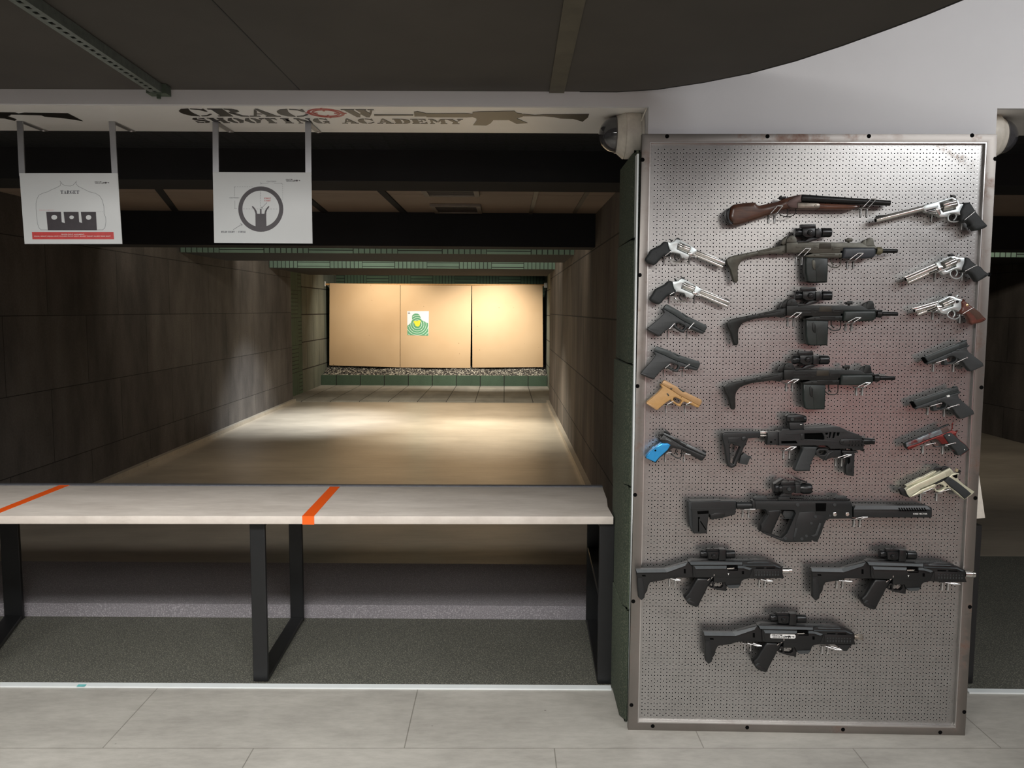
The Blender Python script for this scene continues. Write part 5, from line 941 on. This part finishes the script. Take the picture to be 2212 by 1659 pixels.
# ------------------------------------------------------------------ painted emblem on the underside of the beam
SF = Frame((0, 0, ZS), FR.A, FR.N)   # b axis points to the viewer; N = up
def spx(x, y): u, d = fz(x, y, ZS); return Vector((u, -d))
print_ = mat('black_paint_print', (30, 29, 27), .3); printr = mat('red_paint_print', (178, 44, 40), .3)
def emblem():
    t = empty('painted_emblem', SF.w(*spx(830, 250), 0), 'black stencil words and long rifle silhouette painted under the white beam', 'painted sign'); L = t.location
    q0, q1 = .0001, .0016
    def row(word, pl, pr, yt, yb, gap=.6):
        ul = spx(*pl).x; ur = spx(*pr).x; dt = spx(700, yt).y; db = spx(700, yb).y; bm = bmesh.new()
        for P in stencil(word, gap): poly_into(bm, SF, [[Vector((ul+p.x*(ur-ul), db+p.y*(dt-db))) for p in P]], q0, q1)
        return bm
    a = spx(389, 242).x; b = spx(803, 236).x; cw = (b-a)/6.35
    dt = spx(700, 235.6).y; db = spx(700, 252).y; bm = bmesh.new()
    for i, ch in enumerate('CRAC W'):
        if ch == ' ': continue
        x0 = a+cw*(i*1.06+(.0 if i < 5 else .05))
        for P in LT[ch]: poly_into(bm, SF, [[Vector((x0+p.x/10*cw*1.02, db+p.y/10*(dt-db))) for p in V2(P)]], q0, q1)
    finish(bm, 'lettering_large', print_, t, loc=L)
    finish(row('SHOOTING', (416, 258.5), (713.6, 263), 255.8, 266), 'lettering_small', print_, t, loc=L); finish(row('ACADEMY', (737, 263), (1000, 257.5), 255.8, 266), 'lettering_small', print_, t, loc=L)
    c = Vector((a+cw*4.76, (dt+db)/2)); ru = cw*.60; rd = (dt-db)*.58
    el = lambda k, n=40: [Vector((c.x+ru*k*cos(2*pi*i/n), c.y+rd*k*sin(2*pi*i/n))) for i in range(n)]
    bm = bmesh.new(); poly_into(bm, SF, [el(1), el(.86)], q0, q1); poly_into(bm, SF, [el(.76), el(.64)], q0, q1)
    for ang in range(4):
        A = ang*pi/2; dx, dy = cos(A), sin(A); 
        P = [Vector((c.x+ru*(dx*r-dy*w_), c.y+rd*(dy*r+dx*w_))) for r, w_ in ((.45, -.05), (1.12, -.05), (1.12, .05), (.45, .05))]; poly_into(bm, SF, [P], q0, q1+.0002)
    finish(bm, 'crosshair_letter', printr, t, loc=L)
    v = view(780, 220, 4.254); bm = bmesh.new()
    for R in RIFLE: poly_into(bm, SF, [[spx(*v(p.x, p.y)) for p in V2(R)]], q0, q1)
    finish(bm, 'rifle_silhouette', print_, t, loc=L)
    v = view(0, 220, 6.703); bm = bmesh.new()
    for R in ('-900,150 0,148 220,153 270,167 350,155 985,163 1200,275 960,238 780,220 640,210 600,190 155,180 150,192 105,203 240,250 215,270 120,250 70,236 0,235 -900,240',): poly_into(bm, SF, [[spx(*v(p.x, p.y)) for p in V2(R)]], q0, q1)
    tag(finish(bm, 'painted_rifle', print_), 'black rifle stock silhouette painted under the beam at far left', 'painted sign')
emblem()
# ------------------------------------------------------------------ hanging sight signs
SD = 3.31
def sign(name, label, corners, straps, arms, inner):
    q = -SD; P = [FR.px(x, y, q) for x, y in corners]; o = empty('hanging_sign', FR.w(*((P[0]+P[2])/2), q), label, 'sign', 'sight picture signs hanging from the beam'); L = o.location
    bm = bmesh.new(); poly_into(bm, FR, [P], q-.004, q, .0006); finish(bm, 'sign_plate', mat('sign_white', (222, 226, 226), .35, 0, .01, 3), o, loc=L)
    for (x0, x1, y0, xb0, xb1, yb), (ax, ay) in zip(straps, arms):
        A = [FR.px(x, y, q-.006) for x, y in ((x0, y0), (x1, y0), (xb1, yb+6), (xb0, yb+6))]; A[0].y = A[1].y = ZS-.001
        bm = bmesh.new(); poly_into(bm, FR, [A], q-.010, q-.0045); u0 = A[0].x; u1 = A[1].x
        fbox(bm, u0, u1, SD+.01, D1-.005, ZS-.004, ZS-.0005); finish(bm, 'hanger_strap', M['alu'], o, loc=L)
        bm = bmesh.new(); lathe_into(bm, FR.w((u0+u1)/2, ZS-.007, -D1+.02), FR.w((u0+u1)/2, ZS-.003, -D1+.02), [(0, .006), (1, .006)], 8); finish(bm, 'screw', G['chrome'], o, loc=L)
    inner(o, L, q); return o
gp_ = mat('sign_print_dark', (62, 56, 60), .4); gl_ = mat('sign_print_grey', (146, 150, 152), .4); rd_ = mat('sign_print_red', (205, 66, 64), .4); wh_ = mat('sign_print_white', (240, 225, 222), .4); gt_ = mat('sign_print_text', (96, 98, 104), .4)
class Ink:
    def __init__(s, v, q, o, L): s.v = v; s.q = q; s.o = o; s.L = L
    def p(s, x, y): return FR.px(*s.v(x, y), s.q)
    def poly(s, name, m, L, lift=.0004): 
        bm = bmesh.new()
        for P in L:
            loops = [[s.p(a.x, a.y) for a in (V2(l) if isinstance(l, str) else l)] for l in (P if isinstance(P, tuple) else (P,))]
            poly_into(bm, FR, loops, s.q-.0001, s.q+lift)
        return finish(bm, name, m, s.o, loc=s.L)
    def lines(s, name, m, L, w=3):
        out = []
        for ln in L:
            P = V2(ln)
            for a, b in zip(P, P[1:]):
                d = (b-a); 
                if d.length < 1e-6: continue
                n = Vector((-d.y, d.x)).normalized()*w/2; out.append([a+n, b+n, b-n, a-n])
        return s.poly(name, m, out)
    def dash(s, name, m, x0, y0, x1, y1, n, w=3):
        a = Vector((x0, y0)); b = Vector((x1, y1)); return s.lines(name, m, ['%g,%g %g,%g' % (*a.lerp(b, i/n), *a.lerp(b, (i+.55)/n)) for i in range(n)], w)
    def sten(s, name, m, word, x0, y0, x1, h):
        return s.poly(name, m, [[Vector((x0+p.x*(x1-x0), y0-p.y*h)) for p in P] for P in stencil(word, 1)])
    def text(s, name, m, word, x0, y0, x1, h):
        bm = bmesh.new(); text_into(bm, None, word, x0, y0, x1, h, s.q+.0006, FR, s.p); return finish(bm, name, m, s.o, loc=s.L)
    def logo(s, x0, y0, x1, h):
        bm = bmesh.new(); logo_into(bm, lambda x, y: s.p(x0+x*(x1-x0), y0-y*h), s.q-.0001, s.q+.0004, FR); finish(bm, 'emblem', gp_, s.o, loc=s.L)
circ = lambda x, y, rx, ry, n=48: [Vector((x+rx*cos(2*pi*i/n), y+ry*sin(2*pi*i/n))) for i in range(n)]
def sign_target(o, L, q):
    k = Ink(view(30, 360, 8.848), q, o, L)
    k.lines('torso_outline', gl_, ['880,270 898,300 890,360 830,395 700,450 650,480 560,505 480,545 445,610 425,700 425,800 435,950 450,1080 480,1170 520,1208 1700,1208 1740,1170 1760,1050 1755,980 1725,900 1720,760 1690,640 1640,560 1560,510 1440,480 1230,375 1190,330 1190,290', '880,270 920,330 980,365 1080,372 1130,355 1170,310 1190,290 1195,270'], 7)
    k.sten('title_text', gt_, 'TARGET', 890, 520, 1250, 66)
    k.poly('sight_notches', gp_, [('618,865 900,865 915,1060 975,1078 950,865 1235,865 1250,1060 1305,1075 1280,865 1568,865 1588,1216 650,1216', circ(772, 968, 56, 46), circ(1104, 968, 44, 34), circ(1428, 970, 52, 46))])
    k.poly('red_band', rd_, ['345,1248 1905,1248 1916,1388 355,1388']); k.q += .0005
    k.text('band_text', wh_, 'PROPER SIGHT ALIGNMENT:', 905, 1308, 1350, 26); k.text('band_text', wh_, 'EQUAL HEIGHT, EQUAL LIGHT, FOCUSED FRONT SIGHT, BLURRY TARGET, BLURRY REAR SIGHT', 390, 1346, 1850, 28)
    k.q -= .0005; k.logo(1545, 325, 1820, 44); k.dash('guide_line', gl_, 1580, 862, 1720, 860, 4, 4); k.text('faint_text', mat('faint_red', (214, 170, 170), .4), 'EQUAL HEIGHT', 485, 842, 770, 20)
def sign_circle(o, L, q):
    k = Ink(view(440, 360, 8.848), q, o, L)
    k.poly('rear_sight_ring', gp_, [(circ(1092, 812, 430, 434), circ(1092, 806, 352, 348))]); k.q += .0004
    k.poly('front_sight_post', gp_, ['920,768 938,752 975,790 1010,845 1022,902 1075,902 1078,806 1105,806 1106,902 1160,902 1172,845 1205,790 1240,752 1256,768 1218,815 1196,870 1194,960 1200,1165 992,1160 988,890 965,825'])
    k.sten('label_text', mat('sign_red_text', (196, 92, 88), .4), 'FRONT', 1158, 622, 1285, 30); k.sten('label_text', mat('sign_red_text', (196, 92, 88), .4), 'SIGHT', 1158, 664, 1280, 30)
    k.sten('label_text', gt_, 'REAR', 335, 1265, 442, 34); k.sten('label_text', gt_, 'SIGHT', 460, 1265, 590, 34); k.sten('label_text', gt_, '-', 612, 1265, 635, 34); k.sten('label_text', gt_, 'CIRCLE', 658, 1265, 802, 34)
    k.lines('arrow', gt_, ['565,1205 735,1100', '735,1100 700,1088', '735,1100 728,1132', '1212,685 1105,795', '1105,795 1108,765', '1105,795 1135,790'], 6)
    k.dash('guide_line', gt_, 755, 806, 1430, 810, 13, 4); k.dash('guide_line', gt_, 1086, 475, 1086, 800, 10, 5); k.dash('guide_line', gl_, 1510, 330, 1512, 650, 8, 4); k.dash('guide_line', gl_, 590, 382, 960, 384, 8, 4)
    k.lines('measure_line', gl_, ['590,395 592,570', '596,650 598,800', '578,400 590,385 602,400', '580,800 640,800', '1095,320 1235,320', '1340,320 1500,320', '1110,310 1095,320 1110,332', '1486,310 1500,320 1486,332', '1086,295 1086,340'], 4)
    k.text('faint_text', gl_, 'CENTERED', 1200, 296, 1390, 24); k.text('faint_text', gl_, 'CENTERED', 490, 606, 680, 20); k.logo(1570, 285, 1842, 48)
sign('hanging_sign', 'white TARGET sight sign with red band hanging at left', ((41.5, 374), (254, 374), (264, 527), (53, 527)), ((36, 49, 258, 41.5, 54.5, 374), (235, 248, 255, 242, 255, 374)), ((110, 281), (298, 281)), sign_target)
sign('hanging_sign', 'white circle sight sign with black ring hanging right of the TARGET sign', ((459.5, 371.5), (672.5, 372.5), (675, 526), (462.5, 524.5)), ((459, 471.5, 257, 460, 473, 372), (659, 671.5, 257, 660, 673, 372)), ((502, 281), (697, 281)), sign_circle)
# ------------------------------------------------------------------ cardboard, target, berm end
YC = 16.55
def m_card():
    m = bpy.data.materials.new('brown_cardboard'); m.use_nodes = True; k = NT(m); p = k.coord()
    v = k.new('ShaderNodeTexVoronoi', feature='F1'); v.inputs['Scale'].default_value = 7; k.l(p, v.inputs['Vector']); sp = k.ramp(v.outputs['Distance'], [(.045, (.30, .2, .12, 1)), (.07, (1, 1, 1, 1))])
    gate = k.ramp(k.noise(p, 1.7, 2, .5), [(.50, (0, 0, 0, 1)), (.56, (1, 1, 1, 1))]); c = k.ramp(k.noise(p, 1.2, 3, .5), [(.3, (208, 174, 132)), (.7, (216, 184, 143))])
    c2 = k.mix(1.0, c, sp, 'MULTIPLY'); c = k.mix(gate, c, c2); k.l(c, k.b.inputs['Base Color']); k.b.inputs['Roughness'].default_value = .8; return m
mc = m_card(); CF_ = Frame((0, YC, 0), (1, 0, 0), (0, 0, 1))
def cpx(x, y, q=0): return CF_.px(x, y, q)
for i, c4 in enumerate((((712, 611.5), (864.5, 615.5), (864, 793.5), (711.5, 789)), ((865.5, 616), (1018.5, 617.5), (1016, 795), (865, 793.5)), ((1020, 617.5), (1172, 615.5), (1173, 793), (1020.5, 794)))):
    bm = bmesh.new(); P = [cpx(x, y) for x, y in c4]; Q = (0, .012, .004)[i]; poly_into(bm, CF_, [P], -.006+Q, Q, .001)
    tag(finish(bm, 'cardboard_sheet', mc), ('left hanging cardboard sheet at the end of the lane', 'middle cardboard sheet behind the green paper target', 'right hanging cardboard sheet at the end of the lane')[i], 'cardboard sheet', 'cardboard backing sheets')
t = empty('hanging_pole', CF_.w(*cpx(938, 614), -.04), 'wooden pole with white end brackets carrying the cardboard sheets', 'pole'); L = t.location
bm = bmesh.new(); a = cpx(697, 614); b = cpx(1182, 616); lathe_into(bm, CF_.w(a.x, a.y, -.03), CF_.w(b.x, b.y, -.03), [(0, .02), (1, .02)], 12); finish(bm, 'pole', mat('pine_pole', (196, 150, 96), .6), t, loc=L)
for x, y in ((699, 613), (1179, 616)):
    p = cpx(x, y); bm = bmesh.new(); hexa(bm, [CF_.w(p.x+dx, p.y+dy, q) for q in (-.06, 0) for dx, dy in ((-.035, -.05), (.035, -.05), (.035, .05), (-.035, .05))]); bev(finish(bm, 'end_bracket', mat('white_bracket', (220, 220, 215), .5), t, loc=L), .006)
def paper_target():
    v = view(860, 650, 18.43); q = .0145; pt = lambda x, y: cpx(*v(x, y), q)
    t = empty('paper_target', CF_.w(*pt(790, 880), q), 'small paper target with green silhouette, white rings and yellow centre', 'paper target'); L = t.location
    def add(name, m, loops, q0, q1):
        bm = bmesh.new()
        for P in loops: poly_into(bm, CF_, [[pt(a.x, a.y) for a in (V2(l) if isinstance(l, str) else l)] for l in (P if isinstance(P, tuple) else (P,))], q0, q1)
        finish(bm, name, m, t, loc=L)
    add('sheet', mat('target_paper', (236, 236, 238), .8, 0, .01), ['365,405 1225,405 1212,1385 368,1362'], .013, .0145)
    add('silhouette', mat('target_green', (96, 160, 118), .8, 0, .02), ['368,985 430,950 500,865 555,770 550,600 600,540 650,500 770,505 840,540 865,580 905,690 940,770 1010,800 1120,855 1190,890 1206,1383 368,1360'], .0145, .0152)
    def clip(r):
        out = []
        n = 72; R = []
        for i in range(n):
            a = 2*pi*i/n; x = 765+r*cos(a); y = 930-r*sin(a)
            ins = 368 < x < 1206 and y < 1375 and (y > 985 or (abs(x-735) < 185 and y > 505) or (y > 800 and 480 < x < 1120))
            R.append((a, ins))
        for i in range(n):
            if R[i][1] and R[(i+1) % n][1]:
                a, b = R[i][0], R[i][0]+2*pi/n
                out.append([Vector((765+rr*cos(t_), 930-rr*sin(t_))) for rr, t_ in ((r+8, a), (r+8, b), (r-8, b), (r-8, a))])
        return out
    add('scoring_rings', mat('target_ring', (225, 240, 228), .8), sum([clip(r) for r in (175, 265, 350, 435, 530)], []), .0152, .0156)
    add('centre_patch', mat('target_yellow', (236, 222, 60), .8), ['605,795 690,805 760,798 880,765 895,800 865,960 820,1010 760,1025 700,990 650,910'], .0156, .0162)
    add('corner_print', gt_, ['390,440 480,440 480,455 390,455', '395,480 430,480 430,515 395,515', '440,480 480,480 480,515 440,515'], .0145, .015)
paper_target()
# ------------------------------------------------------------------ dome cameras on the pillar flanks
def dome(side, x, y, lab):
    u0 = .489 if side < 0 else UP+.001; n = Vector((side, 0)); dpt = 3.20
    z = fd(x, y, dpt)[1]; c = FR.w(u0, z, -dpt); ax = FR.A*side
    t = empty('dome_camera', c, lab, 'camera', 'dome cameras on the pillar sides'); L = t.location; R = .092
    bm = bmesh.new(); lathe_into(bm, c, c+ax*.10, [(0, R*.98), (.1, R*.98), (.11, R*.96), (.13, R*1.0), (.62, R), (.66, R*.985), (.7, R), (.92, R*.80), (1, R*.76)], 40)
    body = finish(bm, 'housing', mat('cream_plastic', (206, 200, 188), .45), t, loc=L)
    bm = bmesh.new(); k = 12; lathe_into(bm, c+ax*.096, c+ax*.166, [(sin(i/k*pi/2), max(.002, R*.74*cos(i/k*pi/2))) for i in range(k+1)], 32)
    m = bpy.data.materials.new('smoked_dome') if 'smoked_dome' not in bpy.data.materials else bpy.data.materials['smoked_dome']; m.use_nodes = True; b = m.node_tree.nodes['Principled BSDF']; b.inputs['Base Color'].default_value = (.06, .06, .065, 1); b.inputs['Roughness'].default_value = .06; b.inputs['Transmission Weight'].default_value = .25; b.inputs['Coat Weight'].default_value = 1
    finish(bm, 'dome', m, t, loc=L)
    bm = bmesh.new(); lathe_into(bm, c+ax*.100, c+ax*.104, [(0, R*.78), (1, R*.76)], 32); finish(bm, 'bezel', mat('dome_bezel', (80, 78, 76), .3), t, loc=L)
dome(-1, 1352, 291, 'cream dome security camera on the pillar flank left of the board'); dome(1, 2165, 296, 'dome security camera peeking out on the pillar flank right of the board')
bm = bmesh.new(); tube_into(bm, [FR.w(.485, ZS-.004, -3.06), FR.w(.480, ZS-.02, -3.10), FR.w(.473, ZS-.05, -3.13), FR.w(.468, fd(1352, 256, 3.18)[1], -3.17)], .0025)
tag(finish(bm, 'cable', mat('white_cable', (226, 220, 208), .5)), 'thin white cable running from the beam corner down to the dome camera', 'cable')

# red glowing panel added out of view; its reflection tints the steel sheet
_hz = max(.55, _h.z)
t = empty('added_glow_panel', (_h.x, -4.58, _hz), 'added red glowing panel, unseen behind the camera, tinting the steel board', 'added glow panel')
me_ = bpy.data.materials.new('red_glow'); me_.use_nodes = True; b_ = me_.node_tree.nodes['Principled BSDF']; b_.inputs['Base Color'].default_value = (.6, .02, .02, 1); b_.inputs['Emission Color'].default_value = (1, .12, .12, 1); b_.inputs['Emission Strength'].default_value = 3
bm = bmesh.new(); box(bm, _h.x-.36, _h.x+.36, -4.54, -4.52, _hz-.22, _hz+.22); finish(bm, 'face', me_, t, loc=t.location)
bm = bmesh.new(); box(bm, _h.x-.40, _h.x+.40, -4.595, -4.541, _hz-.26, _hz+.26); finish(bm, 'housing', mat('panel_housing', (30, 30, 30), .5), t, loc=t.location)
